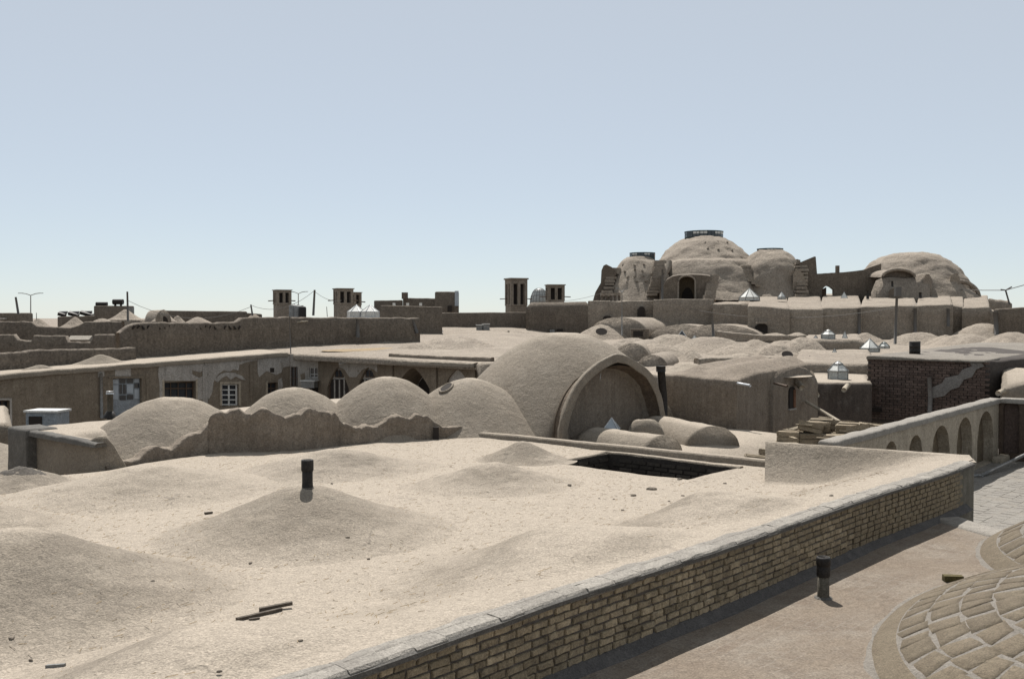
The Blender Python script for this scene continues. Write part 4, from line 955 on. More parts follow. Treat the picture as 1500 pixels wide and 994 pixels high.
# ---- the right-hand front of the court
K0_, K1_ = E1.copy(), Vector((-11.05+.25, 53.35, 0))
def mkline(P0, P1): return (lambda px, py: zline(P0, P1, px, py))
C0 = E1; C1 = W(466, 520, 53.6); C1.z = 0
fc = mkline(C0, C1); zt = (fc(430, 518)[1]+fc(464, 520)[1])/2
ow = [opn(424.5+.8, 436, 537, 566, dep=.2, f=fc), opn(453, 465, 538, 553, dep=.2, f=fc), opn(453, 466, 557, 590, dep=.3, f=fc)]
mb = MB(); rc = Backs(); dC, inC = wall_open(mb, rc, C0, C1, -3.6, zt, zt, ow, .2); mb.build('middle_wall', PLASTER, cf); rc.build('opening_back', DARK, cf)
def fpC(a, z, out=0.0): q = C0+dC*a-inC*out; return Vector((q.x, q.y, z))
def fr2(mb, f, P0, d_, in_, x0, x1, y0, y1, out): slab(mb, [f(x0, y0), f(x1, y0), f(x1, y1), f(x0, y1)], 1, lambda a, z, o: (P0+d_*a-in_*(out if o > 0 else out-.05))+Vector((0, 0, z)))
for (x0, x1, y0, y1) in [(425.3, 436, 537, 566), (453, 465, 538, 553)]:
    mb = MB()
    for x in (x0, (x0+x1)/2-.4, x1-1): fr2(mb, fc, C0, dC, inC, x, x+.9, y0, y1, -.1)
    for y in (y0, (y0+y1)/2+2, y1-1): fr2(mb, fc, C0, dC, inC, x0, x1, y, y+1, -.095)
    wo = mb.build('window', WHITE if x0 > 440 else WOODD, cf)
    mb = MB(); fr2(mb, fc, C0, dC, inC, x0, x1, y0, y1, -.14); mb.build('pane', GLASSD, wo)
mb = MB(); slab(mb, [fc(440, 548), fc(446, 546), fc(447, 552), fc(445, 560), fc(441, 556)], .02, fpC); mb.build('plaster_scar', FACW, cf)
ac = MB(); q = fpC(fc(458, 560)[0], fc(458, 562)[1], .4); ac.box(q, (.75, .5, .35), math.atan2(dC.y, dC.x))
ab = thing('window_cooler', 'small window cooler box with white lid hung below the corner window', 'air cooler', q)
ac.build('case', GREYM, ab); ac = MB(); ac.box((q.x, q.y, q.z+.2), (.85, .6, .06), math.atan2(dC.y, dC.x)); ac.build('lid', WHITE, ab)
# arched section
Q0 = C1.copy(); Q1 = W(712, 531, 45.6); Q1.z = 0; fq = mkline(Q0, Q1)
ztq0, ztq1 = fq(470, 522)[1], fq(700, 533)[1]
oa = [opn(479, 511, 538, 596, .62, 'pointed', .16, fq), opn(523, 556, 538, 590, .62, 'pointed', .16, fq), opn(581, 629, 538.5, 600, .42, 'pointed', 1.4, fq), opn(655, 685, 541, 590, .4, 'pointed', .10, fq)]
mb = MB(); rc = Backs(); dQ, inQ = wall_open(mb, rc, Q0, Q1, -3.6, ztq0, ztq1, oa, .2); mb.build('arched_wall', FACW, cf)
rc.build('arch_back', PLASTER, cf)
def fpQ(a, z, out=0.0): q = Q0+dQ*a-inQ*out; return Vector((q.x, q.y, z))
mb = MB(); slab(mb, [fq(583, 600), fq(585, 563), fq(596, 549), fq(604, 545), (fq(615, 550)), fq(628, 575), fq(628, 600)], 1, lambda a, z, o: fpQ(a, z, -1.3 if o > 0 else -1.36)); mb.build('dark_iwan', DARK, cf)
for (x0, x1) in [(488, 500), (533, 545)]:
    mb = MB()
    for x in (x0, (x0+x1)/2-.4, x1-.9): fr2(mb, fq, Q0, dQ, inQ, x, x+.9, 542, 552.5, -.10)
    for y in (542, 551.6): fr2(mb, fq, Q0, dQ, inQ, x0, x1, y, y+.9, -.095)
    wo = mb.build('fanlight', WOODD, cf); mb = MB(); fr2(mb, fq, Q0, dQ, inQ, x0, x1, 542, 552.5, -.12); mb.build('pane', GLASSD, wo)
for (x0, x1, k) in [(480, 510, 4), (524, 556, 4)]:
    mb = MB(); fr2(mb, fq, Q0, dQ, inQ, x0, x1, 555.5, 596, -.115); dr_ = mb.build('door', DARK, cf)
    for j in range(k+1):
        x = x0+(x1-x0-1.6)*j/k; mb = MB(); fr2(mb, fq, Q0, dQ, inQ, x, x+1.6, 556, 596, -.08); mb.build('jamb', WOODD if j in (0, k) else PLASTER, dr_)
for x in (569, 633, 690): mb = MB(); slab(mb, [fq(x, 531), fq(x+8, 531), fq(x+8, 600), fq(x, 600)], .10, fpQ); mb.build('pilaster', FACW, cf)
mb = MB(); slab(mb, [fq(495, 523), fq(552, 524), fq(553, 545), fq(546, 540), fq(539, 538), fq(531, 541), fq(522, 552), fq(512, 552), fq(505, 541), fq(497, 537)], .02, fpQ); mb.build('plaster_patch', PLASTER, cf)
# downpipe and flue
def fpipe(name, label, px, y0, y1, r, m, out=.12, cat='pipe'):
    a, z0 = fz(px, y0); z1 = fz(px, y1)[1]; mb = MB(); mb.tube([fp(a, z0, out), fp(a, z1, out)], r, 8); return tag(mb.build(name, m, None, True, fp(a, z1, out)), label, cat)
fpipe('downpipe', 'thin grey downpipe on the court house wall left of the blue door', 146, 546, 612, .07, GREYM)
p = W(161, 607, 31.0); q = W(161, 575, 31.0); fl = thing('flue_pipe', 'grey asbestos flue with pale cap standing before the blue door', 'flue', p)
mb = MB(); mb.tube([p-Vector((0, 0, .3)), q], .085, 12); mb.build('pipe', DARKP, fl, True); mb = MB(); mb.tube([q-Vector((0, 0, .04)), q+Vector((0, 0, .05))], .115, 12); mb.build('cap', TIN, fl, True)
mb = MB(); mb.lathe(p-Vector((0, 0, .1)), [(.22, 0), (.17, .1), (.11, .2)], 14); mb.build('collar', BLACK, fl, True)
# white evaporative cooler on the lower roof
cN = W(70, 613, 31.2); co = thing('roof_cooler', 'white topped air cooler box standing on the lower roof at left', 'air cooler', cN); rzc = -.12
mb = MB(); mb.box((cN.x, cN.y, cN.z+.02), (1.02, .7, .42), rzc); cb = mb.build('case', BLUEP, co)
mb = MB(); mb.box((cN.x, cN.y, cN.z+.26), (1.12, .8, .06), rzc); mb.build('lid', WHITE, co)
mb = MB(); mb.box((cN.x-.22, cN.y-.36, cN.z-.02), (.42, .03, .26), rzc)
mb.build('louvre', DARK, co)
# roof and eaves of the court house
mb = MB(); oh = .12; A_, B_ = fp(0, zt0+.16, oh), fp(LF-.2, zt1+.13, oh)
def roofz(x, y, a, b): return .06*fb(x, y, 0, .6)+.16*max(0, fb(x, 0, 0, .5))*b
block(mb, A_, B_, B_+Vector((-4.5, 6.0, .1)), A_+Vector((-6, 8.0, .0)), zt0-.3, n=(50, 12), r=.05, amp=.04, sc=.9, wamp=.04, rows=2, zf=roofz, drop=.16); mb.build('roof', MUD, cf, True)
mb = MB(); A_, B_ = fpC(-.1, zt+.14, oh), fpC((C1-C0).length, zt+.13, oh)
B2 = fpQ(fq(552, 525)[0], fq(552, 523.5)[1]+.10, .10)
# wide bright bazaar roof behind the right-hand fronts
bz = thing('bazaar_roof', 'broad sunlit mud roof of the bazaar sprinkled with domes and glass pyramids', 'roof', (5, 65, 1.5))
R_front = [W(404, 518, 55.5), W(425, 517.5, 54.1), W(466, 520.5, 53.3), W(520, 523, 51.2), W(556, 525, 50.0), W(640, 531, 47.2), W(712, 533, 45.2)]
def bzr(x, y):
    d = max(0, y-46); k = sstep(-1, 6, x); return (1.55+.022*d)*(1-k)+(1.0+.020*d)*k+(.10+.12*k)*fb(x, y, 0, .28)+.05*fb(x, y, 1, .8)
xs = [-16+.6*i for i in range(120)]; ys = [44+.6*j for j in range(92)]
def frontY(x):
    if x < -12.05: return 55.2
    if x < -1.2: return 54.1-(x+12.05)*(54.1-45.2)/10.85-.14
    return 44.6 if x < 11 else 45.5
mb = MB(); nxg = len(xs)
for j in range(len(ys)):
    for x in xs:
        fy = frontY(x); y = fy+(97-fy)*(j/(len(ys)-1))**1.15
        z = bzr(x, y)
        if x < -1.2: z = z*sstep(0, 5, y-fy)+(1-sstep(0, 5, y-fy))*(1.66 if x < -12 else 1.66+(x+12.05)/10.85*-.13)
        mb.v.append((x+.05*nz(x, j*.2, 0, 1), y, z-(.0 if j else .10)))
for j in range(len(ys)-1):
    for i in range(nxg-1): a = j*nxg+i; mb.f.append((a, a+1, a+nxg+1, a+nxg))
for i, x in enumerate(xs): v_ = mb.v[i]; mb.v.append((v_[0], v_[1], v_[2]-(.22 if x < -1.2 else 2.5)))
nb = len(xs)*len(ys)
for i in range(nxg-1): mb.f.append((i, nb+i, nb+i+1, i+1))
mb.build('roof', MUDF, bz, True)
mb = MB(); P = [fpQ(fq(556, 528)[0], 0, .22), fpQ(fq(600, 528)[0], 0, .25), fpQ(fq(650, 528)[0], 0, .25), fpQ(fq(706, 528)[0], 0, .22)]
P = [Vector((p.x, p.y, fq(px, py)[1])) for p, (px, py) in zip(P, [(556, 524.5), (600, 527), (650, 529), (706, 531)])]
ragwall(mb, P, P[0].z-.22, .62, amp=.05, step=.15, sc=2.5, r=.03, wamp=.06, rows=2); mb.build('broken_eave', MUD, bz, True)
mb = MB(); P2 = [p+inQ*.95+Vector((0, 0, .22)) for p in P]; ragwall(mb, P2, P[0].z-.2, .25, amp=.05, step=.15, sc=2.5, r=.04, wamp=.06, rows=2); mb.build('broken_eave', MUDW, bz, True)
st = dome((W(525, 507, 57).x, 57, 0), 2.6, .02, lambda q: 1-q, base=lambda x, y: bzr(x, y)+.02, ell=.45, rot=.9, amp=.0, rings=8, segs=24)
bzs = []
def bdome(px, py, Y, half, f=None, zb=None, **kw):
    f = f or RF; half *= 1.15
    c = W(px, py, Y); z0 = bzr(c.x, Y)-.25 if zb is None else zb
    kw.setdefault('amp', .13); kw.setdefault('sc', 1.0)
    return dome((c.x, c.y, z0), half/F*Y, max(.2, c.z-z0), f, skirt=.4, eps=0, **kw).build('dome', MUDF, bz, True)
peak = lambda q: (1-q)**1.25
for a in [(668, 493, 60, 66), (740, 482.5, 86, 40), (560, 498, 66, 60), (612, 503, 58, 40), (887, 474, 87, 45), (985, 489, 73, 48), (1040, 493, 67, 68), (962, 503, 58.5, 62), (1120, 508, 60.5, 24, peak), (1150, 499, 68, 45), (1176, 494, 66, 38), (1156, 516, 57, 36), (1135, 488, 78, 40), (1168, 487.5, 80, 30),
          (1080, 506, 62, 50), (1268, 487, 80, 36, mound_f), (1085, 517, 55, 60, mound_f), (928, 495, 68, 50), (1385, 490, 76, 46, mound_f), (1012, 514, 56, 40, mound_f), (1345, 486.5, 78, 44), (1440, 474, 82, 52), (1485, 487, 70, 58), (1415, 489, 74, 50), (1105, 497, 70, 56, mound_f), (1245, 520, 55, 60, mound_f), (1140, 503, 63, 34)]:
    bdome(*a)
def bvault(a, b, r, pow_=.9, amp=.05, crest=None, m=MUDF):
    mb = MB(); a, b = Vector(a), Vector(b); za_ = min(bzr(a.x, a.y), bzr(b.x, b.y))-.2; a.z = b.z = za_; barrel(mb, a, b, r, crest-za_, n=14, m=18, amp=amp, sc=.8, power=pow_); return mb.build('vault', m, bz, True)
bvault((W(1015, 480, 92).x, 92, 0), (W(1000, 480, 83).x, 83, 0), 2.9, crest=W(1000, 475, 84).z)
bvault((W(1075, 480, 91).x, 91, 0), (W(1052, 480, 80.5).x, 80.5, 0), 3.6, .8, crest=W(1052, 475, 82).z)
bvault((W(950, 505, 66).x, 66, 0), (W(925, 515, 55.5).x, 55.5, 0), 1.0, .75, crest=W(925, 502, 56).z)
bvault((W(975, 515, 55).x, 55, 0), (W(955, 520, 50).x, 50, 0), .75, .8, crest=W(955, 518.5, 51).z)
bvault((W(952, 470, 94).x, 94, 0), (W(905, 470, 86).x, 86, 0), 2.6, .7, crest=W(905, 464.5, 88).z)
mb = MB(); P = [W(1050, 484, 79), W(1075, 487, 78), W(1110, 490, 77), W(1150, 491, 76), W(1180, 490, 76)]; ragwall(mb, P, 1.8, .5, amp=.08, sc=1); mb.build('low_wall', MUDF, bz, True)
mb = MB(); P = [W(1020, 524, 50), W(1060, 523.5, 50.5), W(1110, 522, 51), W(1150, 524, 51)]; ragwall(mb, P, 1.2, .5, amp=.06, sc=1); mb.build('low_wall', MUDF, bz, True)
pblock('ledge', MUDF, bz, (1160, 531, 47), (1286, 535, 46.6), 11, .2, zback=1.75, n=(24, 14), r=.12, amp=.12, sc=.8, wamp=.08)
pblock('ledge', MUDF, bz, (1176, 496.5, 66), (1266, 498, 65.5), 9, .6, zback=2.35, n=(20, 10), r=.2, amp=.12, sc=.8, wamp=.12)
for (px, py, Y, r) in [(1153, 520, 55.0, .32), (881, 486, 84.6, .5), (745, 486, 84, .1)]:
    c = W(px, py, Y); mb = MB(); t_ = Vector((0, -.75, .65)).to_track_quat('Z', 'Y').to_matrix()
    mb.v += [tuple(c+t_ @ Vector((r*math.cos(2*PI*k/14), r*.8*math.sin(2*PI*k/14), .06))) for k in range(14)]; mb.f.append(tuple(range(14))); mb.build('vent_hole', DARK, bz)
st_ = st.build('straw_patch', STRAW, None, True); tag(st_, 'scatter of yellow straw on the bright roof above the court', 'straw', kind='stuff')
bx_ = MB(); c = W(937, 488, 84); bx_.box((c.x, c.y, c.z), (1.5, 1, .75), -.1); vb = thing('vent_box', 'square mud vent box with a dark opening on the far bazaar roof', 'vent', c); bx_.build('case', MUDFW, vb)
bx_ = MB(); bx_.box((c.x-.2, c.y-.5, c.z-.02), (.8, .06, .45), -.1); bx_.build('opening', DARK, vb)

# ================================================================== GREAT DOMED COMPLEX (right background)
def stairs(parent, pts, wd, n, m=None):
    """flight of mud steps running up a slope: pts (Vectors) bottom -> top"""
    mb = MB(); tot = len(pts)-1
    for k in range(n):
        f = k/(n-1)*tot; i = min(tot-1, int(f)); p = Vector(pts[i]).lerp(Vector(pts[i+1]), f-i)
        w_ = wd*random.uniform(.85, 1.15); mb.box((p.x+random.uniform(-.06, .06), p.y-.12, p.z-.10), (w_, 1.2, .27), random.uniform(-.08, .08), None, .95, .03)
    return tag(mb.build('stairs', m or MUDF, parent, False))
def revolve(px, Y, prof_px, zb_py, ell=1.0, m=MUDF, amp=.12, sc=.35, parent=None, name='dome', segs=72):
    """solid of revolution from photo half widths [(row, half px)...], crest first"""
    c = W(px, zb_py, Y); mb = MB(); P = []
    rows_ = []
    for (a, b) in zip(prof_px[:-1], prof_px[1:]):
        for k in range(5): f = k/5; rows_.append((a[0]+(b[0]-a[0])*f, a[1]+(b[1]-a[1])*f))
    rows_.append(prof_px[-1])
    for (py, hw) in rows_:
        z = W(px, py, Y).z; r = hw/F*Y
        for k in range(segs):
            a = 2*PI*k/segs; x, y = c.x+r*math.cos(a), c.y+r*ell*math.sin(a); d = amp*1.25*fb(x, y, z, sc)+amp*.75*fb(x, y, z, sc*3.2)-amp*.9*max(0, fb(x, y, z+9, sc*1.9)-.28)
            mb.v.append((x+d*math.cos(a)*(r > .3), y+d*math.sin(a)*(r > .3), z+d*.4))
    for i in range(len(rows_)-1):
        for k in range(segs): mb.f.append((i*segs+k, (i+1)*segs+k, (i+1)*segs+(k+1) % segs, i*segs+(k+1) % segs))
    o = mb.build(name, m, parent, True)
    def surf(qx, py, out=.05, strict=False):                      # front surface point seen in photo column qx at row py
        z = W(px, py, Y).z
        hw = prof_px[-1][1]
        for (a, b) in zip(prof_px[:-1], prof_px[1:]):
            if a[0] <= py <= b[0]: hw = a[1]+(b[1]-a[1])*(py-a[0])/(b[0]-a[0])
        r = hw/F*Y
        if strict and abs(qx-px)/F*Y > r*.96: return None
        dx = max(-r*.98, min(r*.98, (qx-px)/F*Y)); dy = -math.sqrt(max(0, r*r-dx*dx))*ell
        return Vector((c.x+dx*(1+out/max(r, 1)), c.y+dy-out, z))
    return o, surf, c
def lantern(parent, px, ytop, ybot, half, Y, n=14, light=(3, 4)):
    """low polygonal window drum on the crown of a dome"""
    c = W(px, ybot, Y); zt_ = W(px, ytop, Y).z; r = half/F*Y; h = zt_-c.z
    mb = MB(); mb.lathe((c.x, c.y, c.z-.25), [(r, 0), (r, h+.2), (r*1.02, h+.2), (r*1.02, h+.3), (r*.96, h+.3)], n); dr_ = mb.build('lantern', GREENM, parent)
    for k in range(n):
        a0, a1 = 2*PI*k/n, 2*PI*(k+1)/n
        for (f0, f1) in ((.05, .48), (.54, .95)):
            p0 = Vector((c.x+r*math.cos(a0), c.y+r*math.sin(a0), 0)); p1 = Vector((c.x+r*math.cos(a1), c.y+r*math.sin(a1), 0)); nn = Vector((math.cos((a0+a1)/2), math.sin((a0+a1)/2), 0))*.02
            q0 = p0.lerp(p1, f0)+nn; q1 = p0.lerp(p1, f1)+nn; lit = k in light
            for (g0, g1) in ((.12, .50), (.56, .92)):
                mb = MB(); mb.quad((q0.x, q0.y, c.z+h*g0), (q1.x, q1.y, c.z+h*g0), (q1.x, q1.y, c.z+h*g1), (q0.x, q0.y, c.z+h*g1)); mb.build('pane', MILKW if lit and g0 > .3 else GLASSD, dr_)
big = thing('domed_hall', 'huge mud hall of three clustered domes with stairs and window drums on top', 'building', W(1030, 437, 105))
_, sL, _ = revolve(937, 106, [(376, 2), (377, 18), (384, 27), (398, 38), (414, 47), (428, 55), (442, 64)], 442, parent=big, ell=1.3, amp=.18)
_, sC, cC = revolve(1031, 113, [(347, 3), (348.5, 26), (356, 40), (366, 52), (377, 62), (384, 67), (387, 74), (398, 82), (415, 92), (430, 102), (442, 112)], 442, parent=big, amp=.30, ell=1.45)
_, sR, _ = revolve(1128, 107, [(366, 3), (367, 17), (373, 27), (382, 36), (396, 44), (412, 50), (428, 56), (442, 64)], 442, parent=big, amp=.22, ell=1.35)
lantern(big, 1031, 340, 349, 28, 113, 16, (10, 11, 13, 14)); lantern(big, 941, 371, 377.5, 18.5, 106, 12, (7, 9)); lantern(big, 1128, 365, 368.5, 19, 107, 12, (8,))
def front(x, y, out=.3):
    c_ = [p for p in (f_(x, y, out, True) for f_ in (sL, sC, sR)) if p is not None]
    return min(c_, key=lambda p: p.y) if c_ else sC(x, y, out)
def ridge(pts, r0, r1):
    mb = MB(); P = [front(x, y, -.25) for x, y in pts]; mb.tube(P, r0, 10, r1)
    mb.v = [(x+.14*fb(x, y, z, .8), y+.14*fb(y, x, z, .8), z+.1*fb(x, y, z, 1.1)) for x, y, z in mb.v]; mb.build('ridge', MUDF, big, True)
ridge([(968, 390), (965, 402), (961, 414), (957, 426), (953, 440)], .5, 1.0)
ridge([(1160, 384), (1166, 398), (1172, 414), (1178, 430), (1182, 440)], .4, .9)
stairs(big, [front(x, y, .35) for x, y in ((888, 432), (893, 416), (899, 402), (904, 394))], 1.1, 10)
stairs(big, [front(x, y, .35) for x, y in ((943, 432), (949, 415), (954, 400), (958, 384))], 1.15, 13)
stairs(big, [front(x, y, .35) for x, y in ((1080, 421), (1086, 405), (1090, 390), (1092, 378))], 1.2, 12)
stairs(big, [front(x, y, .35) for x, y in ((1146, 438), (1149, 420), (1153, 402), (1157, 384), (1160, 378))], 1.2, 15)
def studs(f, cols, seed):                   # small stubs of timber and brick left standing out of the shell
    random.seed(seed); mb = MB()
    for (x, y) in cols: p = f(x+random.uniform(-2, 2), y+random.uniform(-1.5, 1.5), .02); mb.box((p.x, p.y, p.z-.05), (.22, .3, .10), random.uniform(-.3, .3), None, .8, .03)
    tag(mb.build('stub', MUDF, big), kind='stuff')
studs(front, [(x, y) for y in (389, 397, 405, 414) for x in range(912, 948, 12)], 4); studs(front, [(x, y) for y in (358, 369) for x in range(1020, 1066, 17)], 5)
# portal of the central dome
pf = W(1003, 437, 97.5)
def portal_block(): 
    mb = MB(); a, b = W(966, 437, 98.5), W(1052, 437, 97.5); P0, P1 = Vector((a.x, a.y, 0)), Vector((b.x, b.y, 0)); f = mkline(P0, P1)
    zt_ = f(1005, 402)[1]; ops = [(f(993, 430)[0], f(1018, 430)[0], f(1005, 441)[1], f(1005, 405)[1], .7, 'round', 1.3)]
    rc = Backs(); d_, in_ = wall_open(mb, rc, P0, P1, a.z-1, f(966, 428)[1], f(1052, 428)[1], [], .3)
    return P0, P1, f
a, b = W(966, 437, 98.5), W(1040, 437, 97.6); PA, PB = Vector((a.x, a.y, 0)), Vector((b.x, b.y, 0)); fp_ = mkline(PA, PB)
mb = MB(); rc = Backs(); prof_t = [(966, 436), (970, 421), (976, 410), (984, 405), (994, 403), (1010, 402), (1026, 402.5), (1036, 403.5), (1040, 404.5)]
op_ = (fp_(993.5, 430)[0], fp_(1018, 430)[0], fp_(1005, 438)[1], fp_(1005, 405.5)[1], .5, 'round', 1.6)
dP, inP = (PB-PA).normalized(), None
inP = Vector((-dP.y, dP.x, 0)); inP = inP if inP.y > 0 else -inP
top = [(fp_(x, y)) for x, y in prof_t]
def ztopP(al):
    for (p, q) in zip(top[:-1], top[1:]):
        if p[0] <= al <= q[0]: return p[1]+(q[1]-p[1])*(al-p[0])/(q[0]-p[0])
    return top[-1][1]
al = [top[0][0]+(top[-1][0]-top[0][0])*i/40 for i in range(41)]+[op_[0], op_[1]]; al = sorted(al); zbp = a.z-.6
def PP(x, z, dd=0): q = PA+dP*x+inP*dd; return (q.x, q.y, z)
oa_ = sorted(set(round(x, 4) for x in al))
for x0, x1 in zip(oa_[:-1], oa_[1:]):
    m_ = (x0+x1)/2; lo0 = lo1 = zbp
    if op_[0]-1e-3 < m_ < op_[1]+1e-3:
        hh = lambda x: op_[3]-op_[4]+op_[4]*arch_f('round', (x-(op_[0]+op_[1])/2)/((op_[1]-op_[0])/2))
        lo0, lo1 = hh(x0), hh(x1); mb.quad(PP(x0, lo0), PP(x0, lo0, 1.6), PP(x1, lo1, 1.6), PP(x1, lo1)); rc.quad(PP(x0, zbp, 1.6), PP(x1, zbp, 1.6), PP(x1, lo1, 1.6), PP(x0, lo0, 1.6))
    mb.quad(PP(x0, lo0), PP(x1, lo1), PP(x1, ztopP(x1)), PP(x0, ztopP(x0)))
    mb.quad(PP(x0, ztopP(x0)), PP(x1, ztopP(x1)), PP(x1, ztopP(x1)+.15, 1.2), PP(x0, ztopP(x0)+.15, 1.2)); mb.quad(PP(x0, ztopP(x0)+.15, 1.2), PP(x1, ztopP(x1)+.15, 1.2), PP(x1, ztopP(x1)+.4, 9), PP(x0, ztopP(x0)+.4, 9))
for x in op_[:2]: hh0 = op_[3]-op_[4]; mb.quad(PP(x, zbp), PP(x, hh0), PP(x, hh0, 1.6), PP(x, zbp, 1.6))
mb.quad(PP(oa_[0], zbp), PP(oa_[0], ztopP(oa_[0])), PP(oa_[0], ztopP(oa_[0]), 4), PP(oa_[0], zbp, 4)); mb.quad(PP(oa_[-1], zbp), PP(oa_[-1], zbp, 6), PP(oa_[-1], ztopP(oa_[-1]), 6), PP(oa_[-1], ztopP(oa_[-1])))
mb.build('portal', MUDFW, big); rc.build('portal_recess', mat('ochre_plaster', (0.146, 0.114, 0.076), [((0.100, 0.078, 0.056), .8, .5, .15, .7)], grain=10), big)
mb = MB(); pts = [PP((op_[0]+op_[1])/2+(op_[1]-op_[0])/2*1.02*math.cos(PI*k/18), op_[3]-op_[4]+(op_[4]+.12)*math.sin(PI*k/18), -.03) for k in range(19)]; mb.tube([PP(op_[1]+.03, zbp, -.03)]+pts+[PP(op_[0]-.03, zbp, -.03)], .10, 6); mb.build('portal_frame', MUDF, big, True)
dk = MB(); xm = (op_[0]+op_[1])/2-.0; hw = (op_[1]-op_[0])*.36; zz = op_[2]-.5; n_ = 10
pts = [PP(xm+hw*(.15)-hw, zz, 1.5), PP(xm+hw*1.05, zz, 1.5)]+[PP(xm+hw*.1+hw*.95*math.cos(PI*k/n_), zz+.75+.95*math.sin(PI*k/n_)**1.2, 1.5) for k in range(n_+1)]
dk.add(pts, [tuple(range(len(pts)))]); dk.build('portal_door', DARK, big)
mb = MB(); c1, c2 = W(1041, 437, 97.4), W(1041, 402, 97.6)
stairs(big, [Vector((W(x, y, Yy).x, Yy, W(x, y, Yy).z)) for x, y, Yy in ((1037, 436, 96.3), (1040, 425, 97.2), (1042, 413, 98.4), (1043, 403, 99.6))], 1.1, 11)
# fins and horns
def fin(pts, Y, th, parent=big, m=MUDF, name='buttress'):
    mb = MB(); f = [W(x, y, Y) for x, y in pts]; n = len(f); k = [p+Vector((p.x*th/Y, th, 0)) for p in f]
    mb.add(f+k, [tuple(range(n))]+[(i, n+i, n+(i+1) % n, (i+1) % n) for i in range(n)]+[tuple(range(2*n-1, n-1, -1))]); return mb.build(name, m, parent)
fin([(868, 442), (872, 428), (880, 414), (881, 396), (884, 389), (888, 387), (896, 391), (903, 398), (896, 420), (886, 436), (884, 442)], 103.5, 3.5, m=MUDFW)
fin([(1170, 385), (1193, 375.5), (1195, 376), (1197, 402), (1176, 402)], 103, 1.2, m=MUDFW)
fin([(1160, 442), (1162, 400), (1168, 394), (1176, 400), (1182, 420), (1188, 442)], 101.5, 2, m=MUDF)
mb = MB()                                   # low pillared bench at the left
for x in (882, 888, 895, 901, 907): p = W(x, 437, 98); mb.box((p.x, p.y, p.z+.1), (.22, .3, 1.1))
pb_ = thing('pillared_bench', 'low row of dark stubby pillars at the left foot of the domed hall', 'balustrade', W(894, 440, 98))
mb.v = mb.v[:]; 
for x in (882, 888, 895, 901, 907): m2 = MB(); p = W(x, 436, 98); m2.box((p.x, p.y, p.z+.05), (.24, .3, .9)); m2.build('pillar', MUDFW, pb_)
m2 = MB(); p0, p1 = W(880, 430.5, 98), W(909, 431.5, 98); m2.box(((p0.x+p1.x)/2, 98, (p0.z+p1.z)/2), (p1.x-p0.x, .5, .25)); m2.build('rail', MUDF, pb_)
# wall joining the two groups of domes, with a doorway open to the sky
lk = thing('link_wall', 'high mud wall with a doorway showing sky between the two dome groups', 'wall', W(1220, 437, 103))
L0, L1 = W(1168, 437, 103), W(1290, 437, 102); P0, P1 = Vector((L0.x, L0.y, 0)), Vector((L1.x, L1.y, 0)); fl_ = mkline(P0, P1)
mb = MB(); dL = (P1-P0).normalized(); inL = Vector((-dL.y, dL.x, 0)); xs_ = [1168, 1176, 1190, 1203.5, 1208, 1212, 1216, 1221, 1235, 1250, 1265, 1275, 1290]; yt_ = [396, 401, 401, 400.5, 400, 400, 399.5, 399.3, 398.6, 397, 395, 391, 386]
th = .9
def LP(x, z, dd): q = P0+dL*fl_(x, 420)[0]+inL*dd; return (q.x, q.y, z)
zb0 = L0.z-1.2; hd = {1203.5: 424, 1208: 419.5, 1212: 418.5, 1216: 420, 1221: 424}
for (xa, ya), (xb, yb) in zip(list(zip(xs_, yt_))[:-1], list(zip(xs_, yt_))[1:]):
    la = fl_(xa, hd[xa])[1] if xa in hd and xb in hd else zb0; lb = fl_(xb, hd[xb])[1] if xa in hd and xb in hd else zb0
    ta, tb = fl_(xa, ya)[1], fl_(xb, yb)[1]
    for dd in (0, th): mb.quad(LP(xa, la, dd), LP(xb, lb, dd), LP(xb, tb, dd), LP(xa, ta, dd))
    mb.quad(LP(xa, ta, 0), LP(xb, tb, 0), LP(xb, tb, th), LP(xa, ta, th))
    if la > zb0: mb.quad(LP(xa, la, 0), LP(xb, lb, 0), LP(xb, lb, th), LP(xa, la, th))
for x in (1203.5, 1221): mb.quad(LP(x, zb0, 0), LP(x, fl_(x, 424)[1], 0), LP(x, fl_(x, 424)[1], th), LP(x, zb0, th))
mb.build('wall', MUDFW, lk)
dl = MB(); q0, q1 = LP(1204, 0, .3), LP(1212, 0, .75); zc_ = fl_(1212, 420)[1]; dl.quad((q0[0], q0[1], zb0), (q1[0], q1[1], zb0), (q1[0], q1[1], zc_), (q0[0], q0[1], zc_-.25)); dl.build('door', WOODD, lk)
p = W(1228, 398, 102.8); mb = MB(); mb.box((p.x, p.y+.3, p.z+.2), (.32, .4, .9)); tag(mb.build('chimney', MUDFW, None, False, p), 'small square chimney on the wall between the two dome groups', 'chimney')
# right-hand dome with an eyebrow arch
rd = thing('eyebrow_dome', 'single broad flat topped mud dome with an eyebrow shaped arch on its front', 'building', W(1330, 440, 103))
_, sD, cD = revolve(1331, 108, [(370, 3), (371.5, 26), (377, 41), (385, 53), (396, 63), (408, 72), (419, 79), (430, 86), (442, 96)], 442, parent=rd, amp=.28, ell=1.35)
def shelf(px_top, px_bot, Y0, out, name, m):
    mb = MB(); n = len(px_top); base = 0
    for (x, y), (xb, yb) in zip(px_top, px_bot):
        p, q = W(x, y, Y0-out), W(xb, yb, Y0-out-.9); r_ = W(x, y-1.5, Y0+2.5); mb.v += [tuple(q), tuple(p), tuple(r_)]
    for i in range(n-1):
        for k in range(2): a_ = i*3+k; mb.f.append((a_, a_+3, a_+4, a_+1))
    return mb.build(name, m, rd, True)
xs_ = [1276, 1283, 1292, 1305, 1318, 1330, 1341, 1350, 1357, 1362]
